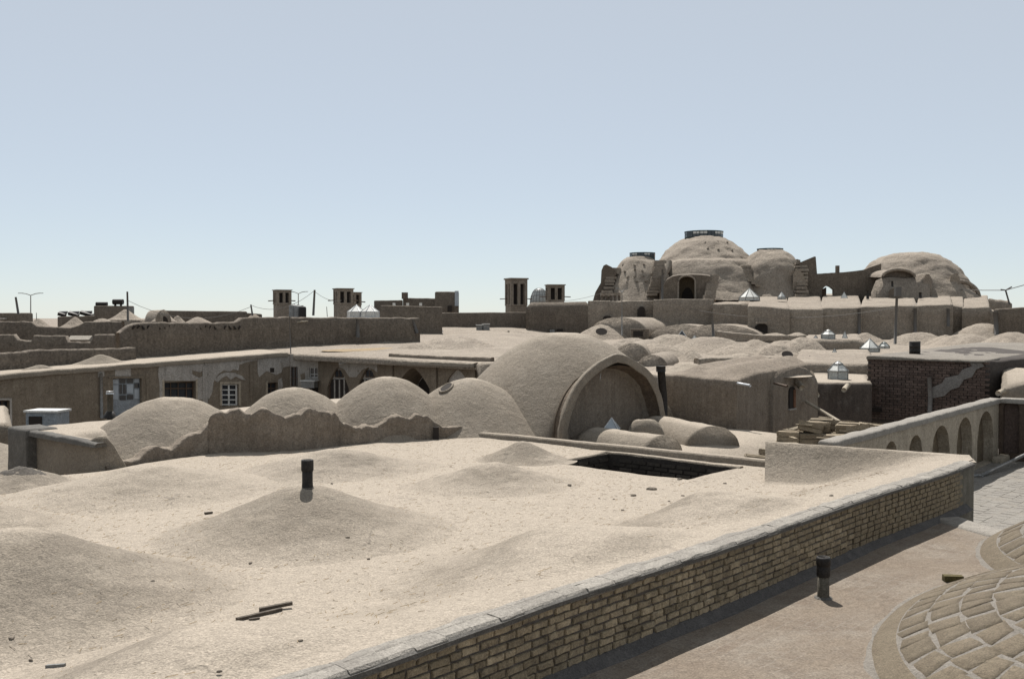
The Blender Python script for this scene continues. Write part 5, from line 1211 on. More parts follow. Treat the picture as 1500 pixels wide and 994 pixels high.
shelf([(x, y) for x, y in zip(xs_, (430, 412, 407, 406, 407, 408, 405, 402, 401, 402))], [(x, 443) for x in xs_], 98.5, 0, 'apron', MUDF)
aw = W(1316, 408, 98.6); mb = MB(); 
pe = [W(1292, 406.5, 98.4)]+[W(1316-24*math.cos(PI*k/16), 407-11.5*math.sin(PI*k/16), 98.4) for k in range(1, 16)]+[W(1340, 406.5, 98.4)]
mb.tube([p+Vector((0, -.05, .05)) for p in pe], .15, 8); mb.build('brow', MUDF, rd, True)
mb = MB(); nb_ = [p+Vector((0, .45, 0)) for p in pe]; mb.add(nb_, [tuple(range(len(nb_)))]); mb.build('brow_recess', MUDFW, rd)
mb = MB(); bk_ = [p+Vector((0, 4.5, .25)) for p in pe]; mb.v += [tuple(p) for p in pe]+[tuple(p) for p in bk_]; n = len(pe)
for i in range(n-1): mb.f.append((i, i+1, n+i+1, n+i))
mb.build('brow_roof', MUDF, rd, True)
fin([(1350, 443), (1352, 410), (1356, 402), (1361, 401), (1364, 408), (1366, 443)], 98.2, 4, rd)
fin([(1390, 445), (1391, 412), (1394, 402), (1403, 400), (1406, 408), (1406, 445)], 100.5, 3, rd)
mb = MB(); pts = [W(1404+(30)*math.sin(PI/2*k/10), 436-24*math.cos(PI/2*k/10), 101) for k in range(11)]; mb.tube(pts, .22, 7); mb.build('half_arch', MUDF, rd, True)
mb = MB(); f = [W(1404, 436, 101.3)]+[p+Vector((0, .5, -.1)) for p in pts]; mb.add(f, [tuple(range(len(f)))]); mb.build('half_arch_recess', MUDFW, rd)
fin([(1302, 437), (1303, 424), (1309, 422), (1318, 422.5), (1321, 437)], 96.5, 1.5, rd, MUDFW, 'porch')
# ---- terrace under the domes with its long front wall, bay after bay
def bay(x0, y0, Y0, x1, y1, Y1, depth, zb, zback, **kw):
    kw.setdefault('n', (14, 10)); kw.setdefault('r', .07); kw.setdefault('amp', .16); kw.setdefault('sc', .45); kw.setdefault('wamp', .035); kw.setdefault('rows', 7)
    return pblock('bay', kw.pop('m', MUDF), tw, (x0, y0, Y0), (x1, y1, Y1), depth, zb, zback, **kw)
tw = thing('terrace_building', 'long high mud wall of rounded bays carrying the great domes', 'building', (28, 90, 0))
zT = W(1000, 438, 100).z
bay(861, 441, 95, 960, 440.5, 94, 16, -1, zT)
bay(957, 438.5, 92.5, 1046, 438, 91.5, 22, -1, zT, m=MUDF); bay(1044, 444, 90.5, 1097, 447, 88.5, 22, -1, zT+.1)
for (x0, y0, x1, y1) in [(1095, 449, 1152, 452), (1150, 452, 1201, 453), (1199.5, 452, 1258, 450.5), (1259, 450, 1340, 448.5), (1341.5, 448.5, 1391, 446)]:
    bay(x0, y0, 84.2-.0008*(x0-1095), x1+5, y1, 83.7-.0008*(x0-1095), 24, -1, zT+.75)
bay(1390, 447, 87, 1412, 449, 86.5, 18, -1, zT+.6); bay(1409, 451, 86, 1450, 449, 85.5, 20, -1, zT+.5)
pblock('parapet', MUDF, tw, (1445, 436, 99), (1482, 440, 99), 3, 2, n=(16, 4), r=.3, amp=.35, sc=.6, wamp=.1)
for (px, py, Y, half) in [(1245, 443, 93, 42), (1305, 442, 92, 40), (1370, 441, 93, 35), (1190, 442, 95, 40), (1425, 443, 93, 35), (1100, 436, 95, 40)]:
    c = W(px, py, Y); dome((c.x, c.y, c.z-.8), half/F*Y, .85, mound_f, amp=.08, sc=.7, skirt=.5).build('dome', MUDF, tw, True)
for k, (x, y0, y1, Y) in enumerate([(1258.5, 452, 498, 83.4), (1340.5, 451, 497, 83.3), (1389, 452, 478, 83.2)]):
    p, q = W(x, y0, Y), W(x, y1, Y); mb = MB(); mb.tube([p, q], .13, 7); tag(mb.build('downpipe', POLE, None, True, q), ['left', 'middle', 'right'][k]+' dark downpipe on the long rounded wall below the domes', 'pipe', 'downpipes on the long wall')
for k, (x, y, w_, h_, Y) in enumerate([(939.5, 457, 10, 16, 93.8), (890, 467, 12, 9, 94.2), (1116, 481, 16, 14, 83.7)]):
    p = W(x, y, Y); mb = MB(); ww, hh = w_/F*Y, h_/F*Y; pr_ = [(-ww/2, -hh/2), (ww/2, -hh/2), (ww/2, hh*.25), (ww*.25, hh*.5), (-ww*.25, hh*.5), (-ww/2, hh*.25)]
    f = [(p.x+a_, p.y-.12, p.z+b_) for a_, b_ in pr_]; g = [(x_, y_+.6, z_) for x_, y_, z_ in f]; mb.add(f+g, [tuple(range(6))]+[(i, 6+i, 6+(i+1) % 6, (i+1) % 6) for i in range(6)]); mb.build('doorway', DARK, tw)
p = W(1116, 480, 83.6); mb = MB(); mb.box((p.x, p.y-.3, p.z+.42), (1.15, .6, .12)); mb.build('lintel', MUDF, tw)
cw = pblock('corner_house', MUDFW, None, (1456, 452.5, 80), (1540, 447, 78), 10, -1, n=(12, 8), r=.1, amp=.04, rows=6); tag(cw, 'plain grey brown house front at the far right edge beside a dark pipe', 'building')
p, q = W(1458, 456, 79.5), W(1460, 490, 79.5); mb = MB(); mb.tube([p, q], .17, 7); tag(mb.build('downpipe', POLE, None, True, q), 'thick dark pipe at the corner of the house at the far right edge', 'pipe')
p, q = W(1479, 446, 86), W(1473, 425, 86); mast = thing('roof_mast', 'thin leaning roof mast carrying a cable at the far right edge', 'mast', p); mb = MB(); mb.tube([p, q], .07, 6); mb.build('pole', POLE, mast); mb = MB(); mb.tube([W(1466, 424, 86), q, W(1482, 420, 86)], .06, 6); mb.build('arm', POLE, mast)
mb = MB(); mb.tube([W(1408, 424, 100), W(1440, 425, 94), q, W(1505, 416, 84)], .035, 5); tag(mb.build('cable', POLE, None, False, q), 'cable sagging from the far dome to the mast at the right edge', 'cable')
# ================================================================== SKYLIGHTS (glass lanterns and pyramids)
def skylight(name, label, px, py, Y, r, hw, hp, n=6, rot=0, pm=MILK, fm=GREYM, step=True, group='glass skylights on the roofs', zb=None):
    c = W(px, py, Y); c.z = c.z if zb is None else zb; th = thing(name, label, 'skylight', c, group); R_ = [Vector((r*math.cos(rot+2*PI*k/n), r*math.sin(rot+2*PI*k/n), 0)) for k in range(n)]; up = Vector((0, 0, 1))
    fr = max(.018, r*.035); mb = MB()
    levels = [(1, 0), (1, hw)] if hw > 0 else [(1, 0)]
    if step and hw > 0: levels += [(1.04, hw), (.5, hw+hp*.62), (.46, hw+hp*.7)]
    apex = c+up*(hw+hp)
    for k in range(n):
        mb.tube([c+R_[k]*l+up*z for l, z in levels]+[apex], fr, 5)
        for (l, z) in levels: mb.tube([c+R_[k]*l+up*z, c+R_[(k+1) % n]*l+up*z], fr, 5)
    frm = mb.build('frame', fm, th)
    seq = levels+[(0.02, hw+hp)]
    for k in range(n):
        for i in range(len(seq)-1):
            (l0, z0), (l1, z1) = seq[i], seq[i+1]
            if abs(z1-z0) < .01: continue
            m2 = MB(); m2.quad(c+R_[k]*l0*.97+up*z0, c+R_[(k+1) % n]*l0*.97+up*z0, c+R_[(k+1) % n]*l1*.97+up*z1, c+R_[k]*l1*.97+up*z1); m2.build('pane', pm if i == 0 and hw > 0 else (MILKW if pm is MILK else pm), th)
    return th
skylight('skylight', 'largest glass lantern with stepped roof, on the low roof above the crates', 1227.5, 555, 42.5, .47, .36, .42, 6, .2)
skylight('skylight', 'glass lantern on the raised ledge far behind the one above the crates', 1213, 499, 67, .50, .42, .35, 6, .3)
skylight('skylight', 'wide tent shaped glass lantern beside the corner of the brick house roof', 1274, 515, 58, .62, .22, .55, 6, .1, step=False)
skylight('skylight', 'small slim glass pyramid right of the lantern on the raised ledge', 1237.5, 497, 67.5, .30, 0, .58, 4, .5)
skylight('skylight', 'glass pyramid on the bare roof midway between the two glass lanterns', 1222.5, 522, 55, .30, .0, .44, 6, .2)
skylight('skylight', 'faint glass pyramid on the right shoulder of the mound with a hole', 1186, 531, 52, .30, 0, .36, 4, .3)
skylight('skylight', 'tiny pale pyramid just left of the lantern on the raised ledge', 1195, 497, 68, .26, 0, .3, 4, .3)
skylight('skylight', 'small white pyramid with dark panes right of the tent shaped lantern', 1295, 510, 61, .34, .12, .3, 6, .3, MILKW, GREENM)
skylight('skylight', 'dark glass pyramid topping the highest hummock below the great domes', 999, 496, 73.5, .62, 0, .62, 4, .6, GLASSD, TIN)
skylight('skylight', 'small pale pyramid on the hummock slope beside the dark pyramid', 1017.5, 499, 71, .35, 0, .42, 4, .4, MILKW, GREYM)
skylight('skylight', 'pale tent shaped skylight on the terrace in front of the great domes', 1097.5, 440, 92.5, 1.0, .28, .85, 8, .2, MILKW, GREYM, False, zb=W(1097, 440, 92.5).z)
skylight('skylight', 'small pyramid on the terrace near the dome stairs, right of the tent skylight', 1145, 438, 93, .42, .2, .5, 6, .2, MILK, GREYM, False)
skylight('skylight', 'slim glass pyramid in front of the doorway wall between the dome groups', 1236.5, 437, 98, .5, 0, .65, 4, .5)
skylight('skylight', 'left one of the twin white glass tents on the wall top', 522, 464.5, 66, .62, .36, .46, 6, .0, MILKW, TIN, False)
skylight('skylight', 'right one of the twin white glass tents on the wall top', 542, 464.5, 65.6, .62, .36, .46, 6, .2, MILKW, TIN, False)
skylight('skylight', 'bluish glass pyramid at the back of the bright bazaar roof', 641, 487, 84, .66, 0, .5, 4, .6, GLASSB, TIN)
skylight('skylight', 'glass pyramid sitting on the low vault inside the big arch', 896, 628, 28.4, .30, 0, .32, 4, .55, GLASSB, TIN)
# ================================================================== WALLS, TOWERS AND HOUSES OF THE LEFT AND MIDDLE DISTANCE
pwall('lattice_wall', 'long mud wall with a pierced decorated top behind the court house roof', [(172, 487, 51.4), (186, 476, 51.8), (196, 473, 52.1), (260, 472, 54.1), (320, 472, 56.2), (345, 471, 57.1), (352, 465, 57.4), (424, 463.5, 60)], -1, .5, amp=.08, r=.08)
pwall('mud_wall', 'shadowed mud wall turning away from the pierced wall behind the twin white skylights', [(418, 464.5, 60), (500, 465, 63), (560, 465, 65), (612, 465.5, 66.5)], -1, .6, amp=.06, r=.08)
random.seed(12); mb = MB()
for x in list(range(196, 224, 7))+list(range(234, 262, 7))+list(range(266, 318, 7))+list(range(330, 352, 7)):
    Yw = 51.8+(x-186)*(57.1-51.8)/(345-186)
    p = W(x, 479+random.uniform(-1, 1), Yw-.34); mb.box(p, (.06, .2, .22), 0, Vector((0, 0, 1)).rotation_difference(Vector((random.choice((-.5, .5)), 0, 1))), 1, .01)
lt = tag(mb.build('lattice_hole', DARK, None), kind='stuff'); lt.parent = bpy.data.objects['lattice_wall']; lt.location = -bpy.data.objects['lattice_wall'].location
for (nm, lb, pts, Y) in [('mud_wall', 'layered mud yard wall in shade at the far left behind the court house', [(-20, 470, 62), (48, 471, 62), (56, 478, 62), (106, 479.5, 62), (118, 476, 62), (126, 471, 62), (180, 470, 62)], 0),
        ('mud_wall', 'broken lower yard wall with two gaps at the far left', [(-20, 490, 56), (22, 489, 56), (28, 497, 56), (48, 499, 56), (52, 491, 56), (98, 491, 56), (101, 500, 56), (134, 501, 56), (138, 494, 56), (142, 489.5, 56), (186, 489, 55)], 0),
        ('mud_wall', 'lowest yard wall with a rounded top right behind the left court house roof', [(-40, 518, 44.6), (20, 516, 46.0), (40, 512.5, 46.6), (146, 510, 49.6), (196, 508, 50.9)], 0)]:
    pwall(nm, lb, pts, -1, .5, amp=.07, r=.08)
cl = MB(); p = W(118, 499, 57.5); cl.box(p, (1.25, .5, .42), 0, Vector((0, 0, 1)).rotation_difference(Vector((0, -.5, 1)))); tag(cl.build('awning_sheet', CLOTH, None, False, p), 'pale canvas sheet stretched in a gap of the broken yard wall', 'awning')
cl = MB(); p = W(38, 501, 57); cl.box(p, (.85, .5, .2), 0); tag(cl.build('awning_sheet', CLOTH, None, False, p), 'small pale sheet in the leftmost gap of the broken yard wall', 'awning')
for (px, py, Y, half, lb) in [(58, 534, 45.6, 46, 'left low mud hump on the edge of the court house roof'), (148, 519, 48.6, 40, 'longer low mud hump before the lowest yard wall')]:
    c = W(px, py, Y); tag(dome((c.x, c.y, c.z-.5), half/F*Y*1.3, .5, mound_f, ell=.5, rot=.6, amp=.04, skirt=.4).build('mud_hump', MUD, None, True), lb, 'mound')
def house(label, x0, y0, x1, y1, Y, depth, zb=-1, m=MUDFW, name='far_house', Y2=None, **kw):
    kw.setdefault('n', (8, 6)); kw.setdefault('r', .08); kw.setdefault('amp', .05); kw.setdefault('rows', 3)
    th = thing(name, label, 'building', W((x0+x1)/2, y0, Y)*1); th.location.z = zb
    pblock('walls', m, th, (x0, y0, Y), (x1, y1, Y2 or Y), depth, zb, **kw); return th
def opening(th, x, y, w_, h_, Y, m=DARK, name='window'):
    p = W(x, y, Y); mb = MB(); mb.box((p.x, p.y+.1, p.z), (w_/F*Y, .4, h_/F*Y)); return mb.build(name, m, th)
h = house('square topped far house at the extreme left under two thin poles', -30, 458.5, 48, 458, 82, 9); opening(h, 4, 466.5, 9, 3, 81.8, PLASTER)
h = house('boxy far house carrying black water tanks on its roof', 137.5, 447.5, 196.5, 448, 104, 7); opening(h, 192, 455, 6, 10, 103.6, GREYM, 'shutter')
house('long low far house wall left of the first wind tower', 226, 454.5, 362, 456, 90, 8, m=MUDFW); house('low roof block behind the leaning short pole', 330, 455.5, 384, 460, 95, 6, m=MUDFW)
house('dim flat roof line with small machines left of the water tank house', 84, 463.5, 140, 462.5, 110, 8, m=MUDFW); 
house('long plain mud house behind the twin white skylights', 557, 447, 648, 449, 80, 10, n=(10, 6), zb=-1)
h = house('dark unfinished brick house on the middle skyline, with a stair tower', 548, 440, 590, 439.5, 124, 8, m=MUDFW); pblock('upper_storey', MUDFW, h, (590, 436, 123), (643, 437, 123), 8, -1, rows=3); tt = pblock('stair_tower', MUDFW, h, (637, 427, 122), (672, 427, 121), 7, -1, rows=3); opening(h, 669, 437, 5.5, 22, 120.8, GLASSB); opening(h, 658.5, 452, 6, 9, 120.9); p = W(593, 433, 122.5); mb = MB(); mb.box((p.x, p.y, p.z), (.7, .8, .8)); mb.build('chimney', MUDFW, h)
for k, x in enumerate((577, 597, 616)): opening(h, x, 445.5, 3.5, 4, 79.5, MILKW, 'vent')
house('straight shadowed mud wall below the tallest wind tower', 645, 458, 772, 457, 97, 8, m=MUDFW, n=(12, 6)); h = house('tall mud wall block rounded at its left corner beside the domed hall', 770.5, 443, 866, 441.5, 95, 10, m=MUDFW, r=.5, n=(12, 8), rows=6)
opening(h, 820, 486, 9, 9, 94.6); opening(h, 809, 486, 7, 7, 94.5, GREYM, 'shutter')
def wind_tower(label, px, ytop, yslot, ybase, half, Y, slots=2, rz=0):
    c = W(px, ybase, Y); zt_, zs = W(px, ytop, Y).z, W(px, yslot, Y).z; r = half/F*Y; th = thing('wind_tower', label, 'wind tower', (c.x, c.y, c.z-3), 'mud brick wind towers on the skyline')
    mb = MB(); mb.box((c.x, c.y, (zs+c.z-3)/2), (2*r*.98, 2*r*.98, zs-c.z+3), rz); mb.build('shaft', MUDF, th)
    mb = MB(); mb.box((c.x, c.y, (zs+zt_)/2), (2*r*.62, 2*r*.62, zt_-zs-.1), rz); mb.build('core', DARK, th)
    n = slots+1
    for k in range(n):
        for side in range(4):
            a = rz+side*PI/2; o = (-1+2*k/(n-1))*r*.86; q = Vector((o, -r*.86, 0)); x = c.x+q.x*math.cos(a)-q.y*math.sin(a); y = c.y+q.x*math.sin(a)+q.y*math.cos(a)
            if k == n-1: continue
            m2 = MB(); m2.box((x, y, (zs+zt_)/2), (r*.34, r*.30 if k else r*.34, zt_-zs-.04), a); m2.build('rib', MUDF, th)
    mb = MB(); hcap = (zt_-zs)*.16; mb.box((c.x, c.y, zt_-hcap*.8), (2*r*1.02, 2*r*1.02, hcap), rz); mb.build('frieze', MUDF, th); mb = MB(); mb.box((c.x, c.y, zt_-hcap*.12), (2*r*1.14, 2*r*1.14, hcap*.34), rz); mb.build('cap', MUDF, th); mb = MB(); mb.box((c.x, c.y, zs+.02), (2*r*1.04, 2*r*1.04, .14), rz); mb.build('string_course', MUDF, th)
    for sgn in (-1, 1):
        m2 = MB(); zz = zs+(zt_-zs)*.25; m2.tube([(c.x+sgn*r*.9, c.y, zz), (c.x+sgn*r*1.9, c.y-.2, zz-.05)], .05, 5); m2.build('beam', WOODD, th)
wind_tower('short wind tower beside a pair of rounded water tanks, leftmost of all', 413.5, 424.5, 445, 462, 10.5, 92, rz=.5)
wind_tower('tall front tower of the adjoining pair of wind towers', 503, 422.5, 445, 462, 11.5, 90, rz=.45); wind_tower('lower wind tower half hidden behind its taller neighbour', 517.5, 428, 446, 462, 9.5, 94, rz=.45)
wind_tower('tallest lone wind tower standing above the straight shadowed wall', 756, 407.8, 447, 458, 12.5, 112, rz=.35); wind_tower('squat wind tower next to the ribbed glass dome', 813, 417, 440, 446, 12, 110, rz=.12)
# ribbed glass dome
c = W(790, 446, 120); gd = thing('glass_dome', 'pale ribbed glass dome peeping over the wall beside the squat wind tower', 'dome', c); R_ = 13.5/F*120; H_ = W(790, 422, 120).z-c.z
pf_ = [(R_*math.cos(PI/2*k/8)**.8 if k < 8 else .02, H_*math.sin(PI/2*k/8)) for k in range(9)]
for k in range(16):
    a0, a1 = 2*PI*k/16, 2*PI*(k+1)/16; m2 = MB()
    for (r0, z0), (r1, z1) in zip(pf_[:-1], pf_[1:]): m2.quad((c.x+r0*math.cos(a0), c.y+r0*math.sin(a0), c.z+z0), (c.x+r0*math.cos(a1), c.y+r0*math.sin(a1), c.z+z0), (c.x+r1*math.cos(a1), c.y+r1*math.sin(a1), c.z+z1), (c.x+r1*math.cos(a0), c.y+r1*math.sin(a0), c.z+z1))
    m2.build('glazing', MILK, gd)
m2 = MB()
for k in range(16): a0 = 2*PI*k/16; m2.tube([(c.x+r0*math.cos(a0)*1.01, c.y+r0*math.sin(a0)*1.01, c.z+z0) for r0, z0 in pf_], .035, 4)
for (r0, z0) in pf_[1:7:2]: m2.tube([(c.x+r0*1.01*math.cos(2*PI*k/24), c.y+r0*1.01*math.sin(2*PI*k/24), c.z+z0) for k in range(25)], .035, 4)
m2.build('ribs', GREYM, gd)
# water tanks and roof machines
def htank(label, px, py, Y, L_, r, m, rz=0, name='water_tank', grp='water tanks on far roofs'):
    c = W(px, py, Y); th = thing(name, label, 'water tank', c-Vector((0, 0, r*1.5)), grp); d = Vector((math.cos(rz), math.sin(rz), 0))*L_/2
    m2 = MB(); m2.tube([c-d*1.06, c-d, c+d, c+d*1.06], r, 12); m2.build('tank', m, th, True)
    for s_ in (-.6, .6):
        m3 = MB(); q = c+d*s_; m3.box((q.x, q.y, q.z-r*1.1), (.1, r*1.4, r*1.0)); m3.build('leg', m, th)
htank('black barrel water tank raised on the boxy far house', 173, 442, 104.5, 1.0, .28, BLACK); htank('low dark lumpy water tank on the left end of the boxy far house', 149, 445.3, 105, 1.1, .22, BLACK)
def vtank(label, px, py, ytop, Y, r, m):
    c = W(px, py, Y); h_ = W(px, ytop, Y).z-c.z; th = thing('water_tank', label, 'water tank', c, 'water tanks on far roofs'); m2 = MB(); m2.lathe(c, [(r, -1), (r, h_*.8), (r*.85, h_*.95), (r*.3, h_)], 14); m2.build('tank', m, th, True); m3 = MB(); m3.lathe((c.x, c.y, c.z+h_), [(r*.3, -.05), (r*.3, .06), (r*.1, .07)], 10); m3.build('lid', m, th)
vtank('left rounded grey tank beside the short wind tower', 430, 462, 446, 88, .40, GREYM); vtank('middle rounded grey tank beside the short wind tower', 437, 462, 447, 87.5, .36, GREYM); vtank('right rounded dark tank beside the short wind tower', 443, 462, 448.5, 87, .34, BLACK)
for k, (px, py, lb) in enumerate([(91, 461.5, 'leftmost small dark machine on the dim flat roof line'), (108, 461.5, 'middle small dark machine on the dim flat roof line'), (127, 461, 'largest small dark machine on the dim flat roof line')]):
    p = W(px, py, 111); th = thing('solar_heater', lb, 'solar heater', p); m2 = MB(); m2.box((p.x, p.y, p.z+.1), (.8+.3*k, .5, .35), 0, Vector((0, 0, 1)).rotation_difference(Vector((.3, -.3, 1)))); m2.build('panel', BLACK, th); m2 = MB(); m2.tube([(p.x-.4, p.y+.2, p.z+.32), (p.x+.5, p.y+.2, p.z+.34)], .13, 8); m2.build('tank', GREYM, th)
for k, (px, py, lb) in enumerate([(703, 481, 'left white roof cooler on the far bright roof'), (712, 479.5, 'right white roof cooler on the far bright roof')]):
    p = W(px, py, 88); th = thing('roof_cooler', lb, 'air cooler', p, 'white coolers on the far bright roof'); m2 = MB(); m2.box((p.x, p.y, p.z), (.62, .6, .55)); m2.build('case', GREYM, th); m2 = MB(); m2.box((p.x, p.y, p.z+.31), (.7, .68, .06)); m2.build('lid', WHITE, th)
# far mounds on the left skyline
for (px, py, Y, half, lb) in [(184, 453, 96, 24, 'small mud dome in front of the boxy far house'), (56, 466, 98, 22, 'flat mud mound beside the extreme left far house'), (110, 464, 96, 20, 'flat mud mound under the dim flat roof line'), (240, 453, 84, 16, 'steep vaulted mound on the left skyline'), (150, 466, 92, 40, 'broad low mound before the water tank house'), (260, 462, 88, 18, 'small mound right of the steep vaulted mound'), (372, 460, 92, 26, 'low rounded roof beyond the leaning short pole'), (290, 464, 80, 40, 'long low mound behind the pierced wall')]:
    c = W(px, py, Y); tag(dome((c.x, c.y, c.z-1.0), half/F*Y*1.15, 1.0, mound_f, amp=.05, skirt=2, rings=10, segs=28).build('mud_dome', MUDF, None, True), lb, 'dome')
m2 = MB(); a_, b_ = W(222, 470, 90), W(240, 470, 83); a_.z = b_.z = W(240, 470, 83).z-.3; barrel(m2, a_, b_, .62, W(238, 453.5, 83).z-a_.z, n=8, m=12, amp=.03); vt = tag(m2.build('vault', MUDF, None, True, b_), 'small mud vault with a dark open end on the left skyline', 'vault')
m2 = MB(); q = b_+(b_-a_).normalized()*.03; q.z = b_.z; m2.add([(q.x+.36*math.cos(PI*k/10), q.y, q.z+.15+.55*math.sin(PI*k/10)) for k in range(11)], [tuple(range(11))]); vo = m2.build('vault_opening', DARK, vt)
# ================================================================== POLES, LAMPS, WIRES
def pole(label, x0, y0, x1, y1, Y, r, m=POLE, cat='pole', name='pole'):
    p, q = W(x0, y0, Y), W(x1, y1, Y); m2 = MB(); m2.tube([p, p.lerp(q, .5), q], r, 7, r*.8); return tag(m2.build(name, m, None, True, p), label, cat)
pole('short leaning pole on the extreme left far house', 27, 460, 23, 435, 81, .10); pole('thin upright pole in front of the water tank house', 187.5, 470, 186.5, 427, 80, .09); pole('dark leaning pole between the wind towers', 459, 462, 461, 424.5, 78, .10); pole('short leaning pole left of the short wind tower', 370, 462, 367.5, 446, 84, .08); pole('very thin mast just right of the extreme left far house', 53.5, 468, 53.3, 458, 84, .03); pole('thin mast near the twin glass tents', 479.5, 464, 478.5, 449, 70, .025)
pole('tall thin mast rising from the corner of the court house', 426, 518, 424, 463, 54.6, .03); pole('grey post on the hummock under the tall mud wall', 1045, 494, 1043, 461, 71, .10); pole('slanting dark prop against the mud wall right of the twin tents', 611, 488, 604, 468, 66, .12); pole('dark recessed pipe on the mud wall below the twin tents', 524, 494, 524, 467, 63.0, .13)
pole('dark mast standing before the dome portal', 970, 440, 970.5, 394, 96, .12)
pole('short dark pipe on the terrace left of the eyebrow arch', 1271, 438, 1271, 425, 94, .14, BLACK); pole('short dark pipe on the terrace right of the eyebrow arch', 1348, 437, 1348, 428, 93, .16, BLACK); pole('short dark stub on top of the dome porch', 1307, 420, 1307, 411.5, 96.8, .12, BLACK)
def lamp(label, px, yb, yt, Y, span, r=.05):
    p, q = W(px, yb, Y), W(px, yt, Y); th = thing('street_lamp', label, 'street lamp', p, 'twin armed street lamps'); m2 = MB(); m2.tube([p, q], r, 7, r*.7); m2.build('mast', GREYM, th, True)
    for s_ in (-1, 1):
        w_ = span/F*Y*s_; m2 = MB(); m2.tube([q, q+Vector((w_*.4, 0, .25)), q+Vector((w_*.75, 0, .33))], r*.7, 6); ar = m2.build('arm', GREYM, th, True)
        m2 = MB(); e = q+Vector((w_*.9, 0, .33)); m2.box(e, (abs(w_)*.35, .16, .09)); m2.build('lamp_head', GREYM, th)
lamp('faint twin armed street lamp above the left end of the skyline', 45, 466, 432.5, 150, 17, .09); lamp('twin armed street lamp between the short wind tower and the leaning pole', 437, 462, 430, 160, 13, .09); lamp('pale slim street lamp standing on the far bazaar roof before the long wall', 911, 491, 428, 84, 8, .055)
tp = thing('telegraph_pole', 'dark leaning pole with a small box on top before the long rounded wall', 'pole', W(1311, 505, 76)); m2 = MB(); m2.tube([W(1311, 506, 76), W(1314, 428, 76)], .12, 8, .10); m2.build('shaft', POLE, tp, True); m2 = MB(); p = W(1315, 427, 76); m2.box((p.x, p.y, p.z), (.42, .4, .7)); m2.build('box', POLE, tp)
for k, (a_, b_, sag, lb) in enumerate([((368, 447, 84), (460, 426, 78), .8, 'wire from the short leaning pole to the dark leaning pole'), ((460, 426, 78), (500, 440, 88), .3, 'wire from the dark leaning pole to the paired wind towers'), ((187, 440, 80), (368, 449, 84), 1.2, 'long thin wire from the water tank house to the short leaning pole'), ((769, 437, 112), (885, 428, 100), .6, 'wire from the tallest wind tower to the domed hall'), ((960, 440, 95), (1314, 450, 77), 1.2, 'wire hanging along the long rounded wall')]):
    p, q = W(*a_), W(*b_); m2 = MB(); m2.tube([p.lerp(q, t_/10)-Vector((0, 0, sag*4*(t_/10)*(1-t_/10))) for t_ in range(11)], .016, 4); tag(m2.build('wire', POLE, None, False, p), lb, 'wire')
p, q = W(498, 532.5, 52.3), W(517, 527.5, 51.4); spout('drain_spout', 'long thin white spout on the court front above the arched windows', p, q, .05, TIN)
p, q = W(413, 473.5, 60), W(451, 470.5, 60.5); spout('drain_pipe', 'long thin pale pipe fixed high on the shadowed mud wall corner', p, q, .05, PLASTERL)
# neighbouring roof at the extreme left
lr = pblock('left_roof', MUD, None, (-60, 618, 30), (18, 622, 31), 7.0, -1, zback=.35, n=(10, 10), r=.1, amp=.05); tag(lr, 'pale low roof at the extreme left beyond the stained shed wall', 'roof')
# ================================================================== VENT PIPES AND LITTER ON THE NEAR ROOFS
p = W(450.5, 713, 14.9); p.z = ztop(p.x, p.y)-.03; hh = 45/F*14.9
vp = thing('vent_pipe', 'sooty black vent pipe on the crest of the main mound', 'vent pipe', p); m2 = MB(); m2.lathe(p, [(.095, -.05), (.085, .05), (.078, .12), (.08, hh*.7), (.075, hh*.72)], 20, .006); m2.build('pipe', BLACK, vp, True)
m2 = MB(); m2.lathe(p, [(.085, hh*.62), (.093, hh*.66), (.093, hh*.95), (.088, hh), (.065, hh), (.06, hh*.9)], 20, .004); m2.build('collar', BLACK, vp, True); m2 = MB(); m2.lathe(p, [(.15, -.03), (.12, .03), (.09, .05)], 16, .03, False); m2.build('foot', STAIN, vp, True)
p = G(1206, 875, .0); hh = .53
vp = thing('vent_pipe', 'grey cement vent pipe with black cap on the paved terrace', 'vent pipe', p); m2 = MB(); m2.lathe(p, [(.078, -.02), (.074, .02), (.072, hh*.66)], 24, .003); m2.build('pipe', DARKP, vp, True)
m2 = MB(); m2.lathe(p, [(.078, hh*.52), (.086, hh*.56), (.088, hh*.74), (.083, hh*.76), (.083, hh*.80), (.092, hh*.82), (.092, hh*.96), (.082, hh), (.07, hh), (.066, hh*.9)], 24, .003); m2.build('cap', BLACK, vp, True); m2 = MB(); m2.lathe(p, [(.12, -.01), (.10, .015), (.075, .02)], 20, .012, False); m2.build('foot', CEMENT, vp, True)
p = G(1396, 851, .0); m2 = MB(); m2.box((p.x, p.y, .045), (.255, .12, .075), -.12, None, .98, .004); tag(m2.build('loose_brick', mat('mossy_brick', (0.096, 0.078, 0.033), [((0.060, 0.051, 0.024), 20, .5, .12, .7)], grain=70), None, False, (p.x, p.y, 0)), 'single loose olive brick lying on the terrace by the nearest tiled dome', 'brick')
def onroof(px, py):
    z = .6
    for _ in range(14): p = G(px, py, z); z = .5*z+.5*ztop(p.x, p.y)
    return Vector((p.x, p.y, z))
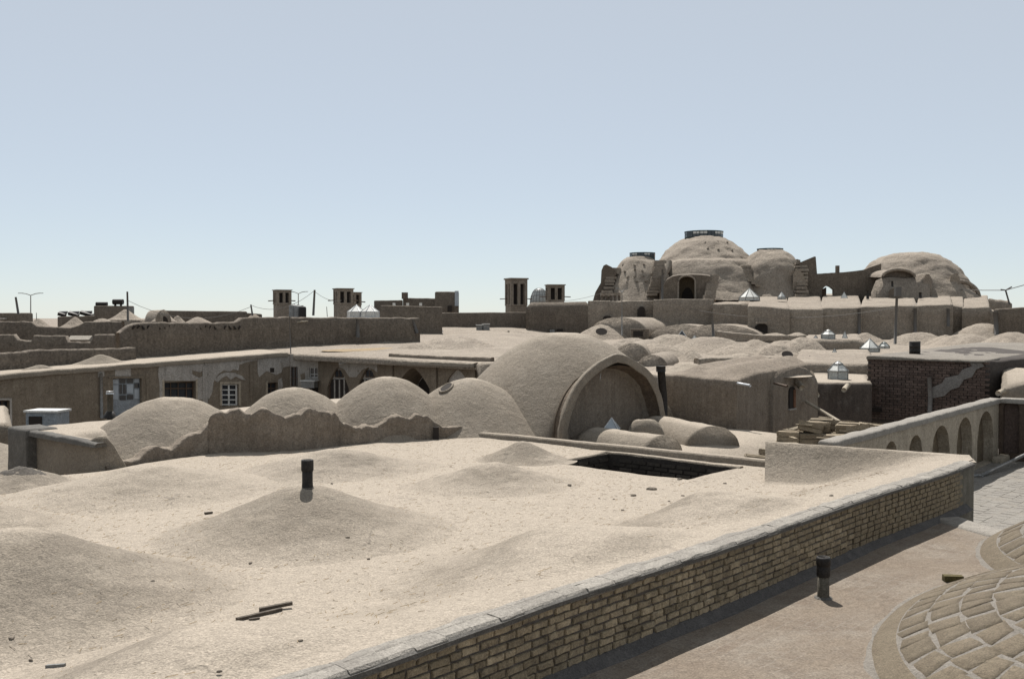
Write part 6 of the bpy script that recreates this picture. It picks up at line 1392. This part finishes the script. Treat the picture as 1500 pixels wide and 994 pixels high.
def plank(label, x0, y0, x1, y1, w_, th, lift=0, m=WOODW, name='plank', cat='plank'):
    a_, b_ = onroof(x0, y0), onroof(x1, y1); a_.z += th/2+.005; b_.z += th/2+.005+lift; d = b_-a_; m2 = MB(); n = Vector((-d.y, d.x, 0)).normalized()*w_/2; u = Vector((0, 0, th/2))
    m2.add([a_-n-u, a_+n-u, b_+n-u, b_-n-u, a_-n+u, a_+n+u, b_+n+u, b_-n+u], [(0, 3, 2, 1), (4, 5, 6, 7), (0, 1, 5, 4), (1, 2, 6, 5), (2, 3, 7, 6), (3, 0, 4, 7)]); return tag(m2.build(name, m, None, False, a_), label, cat)
plank('longer dark plank of the crossed pair on the near roof', 347, 909, 412, 894, .045, .03); plank('shorter dark plank lying on the longer one on the near roof', 380, 895, 428, 889.5, .05, .035, .03)
plank('small splinter under the crossed planks', 365, 908, 380, 906, .03, .015); plank('short grey rod near the bottom left corner of the roof', 68, 978.5, 95, 976.5, .03, .03, 0, GREYM, 'rod', 'rod'); plank('splinter lying left of the main mound', 300, 753, 311, 751.5, .05, .03)
stones = [(223, 851.5, .045, 'stone standing alone on the right slope of the left mound'), (367, 824.5, .05, 'pale topped stone below the main mound'), (45, 966, .03, 'small stone left of the grey rod'), (423, 924, .032, 'upper of two dark stones near the brick wall, bottom left'), (440, 938, .034, 'lower of two dark stones near the brick wall, bottom left'), (954, 717, .13, 'flat grey lump of rubble before the light well'), (996, 702, .07, 'dark stone at the near rim of the light well'), (1062, 708, .05, 'small stone at the foot of the curved parapet'), (928, 726, .08, 'dark flat chip left of the grey lump of rubble'), (912, 747, .06, 'small crumb heap below the grey lump'), (1000, 726, .05, 'stone right below the grey lump of rubble'), (980, 734, .04, 'smaller stone below the grey lump of rubble'), (834, 710.5, .07, 'stone at the right foot of the round mound before the pit'), (899, 731, .04, 'chip at the left of the rubble scatter'), (878, 730, .035, 'leftmost chip of the rubble scatter'), (540, 818, .035, 'dark chip on the right skirt of the main mound'), (509, 787, .05, 'clod on the right flank of the main mound'), (486, 708, .04, 'pebble just right of the black vent pipe'), (17, 934, .05, 'clod at the left edge of the near roof'), (321, 983, .03, 'clod beside the coping at the bottom'), (673, 820, .025, 'chip on the long mound beside the brick wall'), (1218, 726, .05, 'dark clod on the roof near the corner pier')]
random.seed(44)
for (px, py, r, lb) in stones:
    p = onroof(px, py); m2 = MB(); a_ = random.uniform(0, 3); n = 9
    for (zz, q) in ((-.3, .8), (.15, 1.0), (.6, .8), (.85, .4)):
        for k in range(n): t_ = 2*PI*k/n; rr = .68*r*q*(1+.3*nz(math.cos(t_)*1.3+px, math.sin(t_)*1.3, zz, 1)); X, Y_ = rr*1.25*math.cos(t_), rr*.8*math.sin(t_); m2.v.append((p.x+X*math.cos(a_)-Y_*math.sin(a_), p.y+X*math.sin(a_)+Y_*math.cos(a_), p.z+zz*r*.5))
    for j in range(3):
        for k in range(n): m2.f.append((j*n+k, j*n+(k+1) % n, (j+1)*n+(k+1) % n, (j+1)*n+k))
    m2.f.append(tuple(3*n+k for k in range(n))); tag(m2.build('stone', STONE, None, False, p), lb, 'stone')
# straw and crumbs scattered over the roof
random.seed(9); m2 = MB()
for _ in range(5200):
    s_, t_ = random.uniform(-17, -.3), random.uniform(.7, 15)**1; q = ST(s_, t_)
    if PIT[0]-.1 < s_ < PIT[1]+.1 and PIT[2]-.1 < t_ < PIT[3]+.1: continue
    if q.y < 5: continue
    z = ztop(q.x, q.y)+.004; a_ = random.uniform(0, PI); L_ = random.uniform(.012, .05); d = Vector((math.cos(a_)*L_, math.sin(a_)*L_, random.uniform(0, .01))); n = Vector((-d.y, d.x, 0)).normalized()*random.uniform(.0015, .004)
    m2.add([q+Vector((0, 0, z))-d-n, q+Vector((0, 0, z))+d-n, q+Vector((0, 0, z))+d+n+Vector((0, 0, .004)), q+Vector((0, 0, z))-d+n+Vector((0, 0, .004))], [(0, 1, 2, 3)])
tag(m2.build('straw_litter', STRAW), 'tiny bits of straw strewn over the pale mud roof', 'straw', kind='stuff')
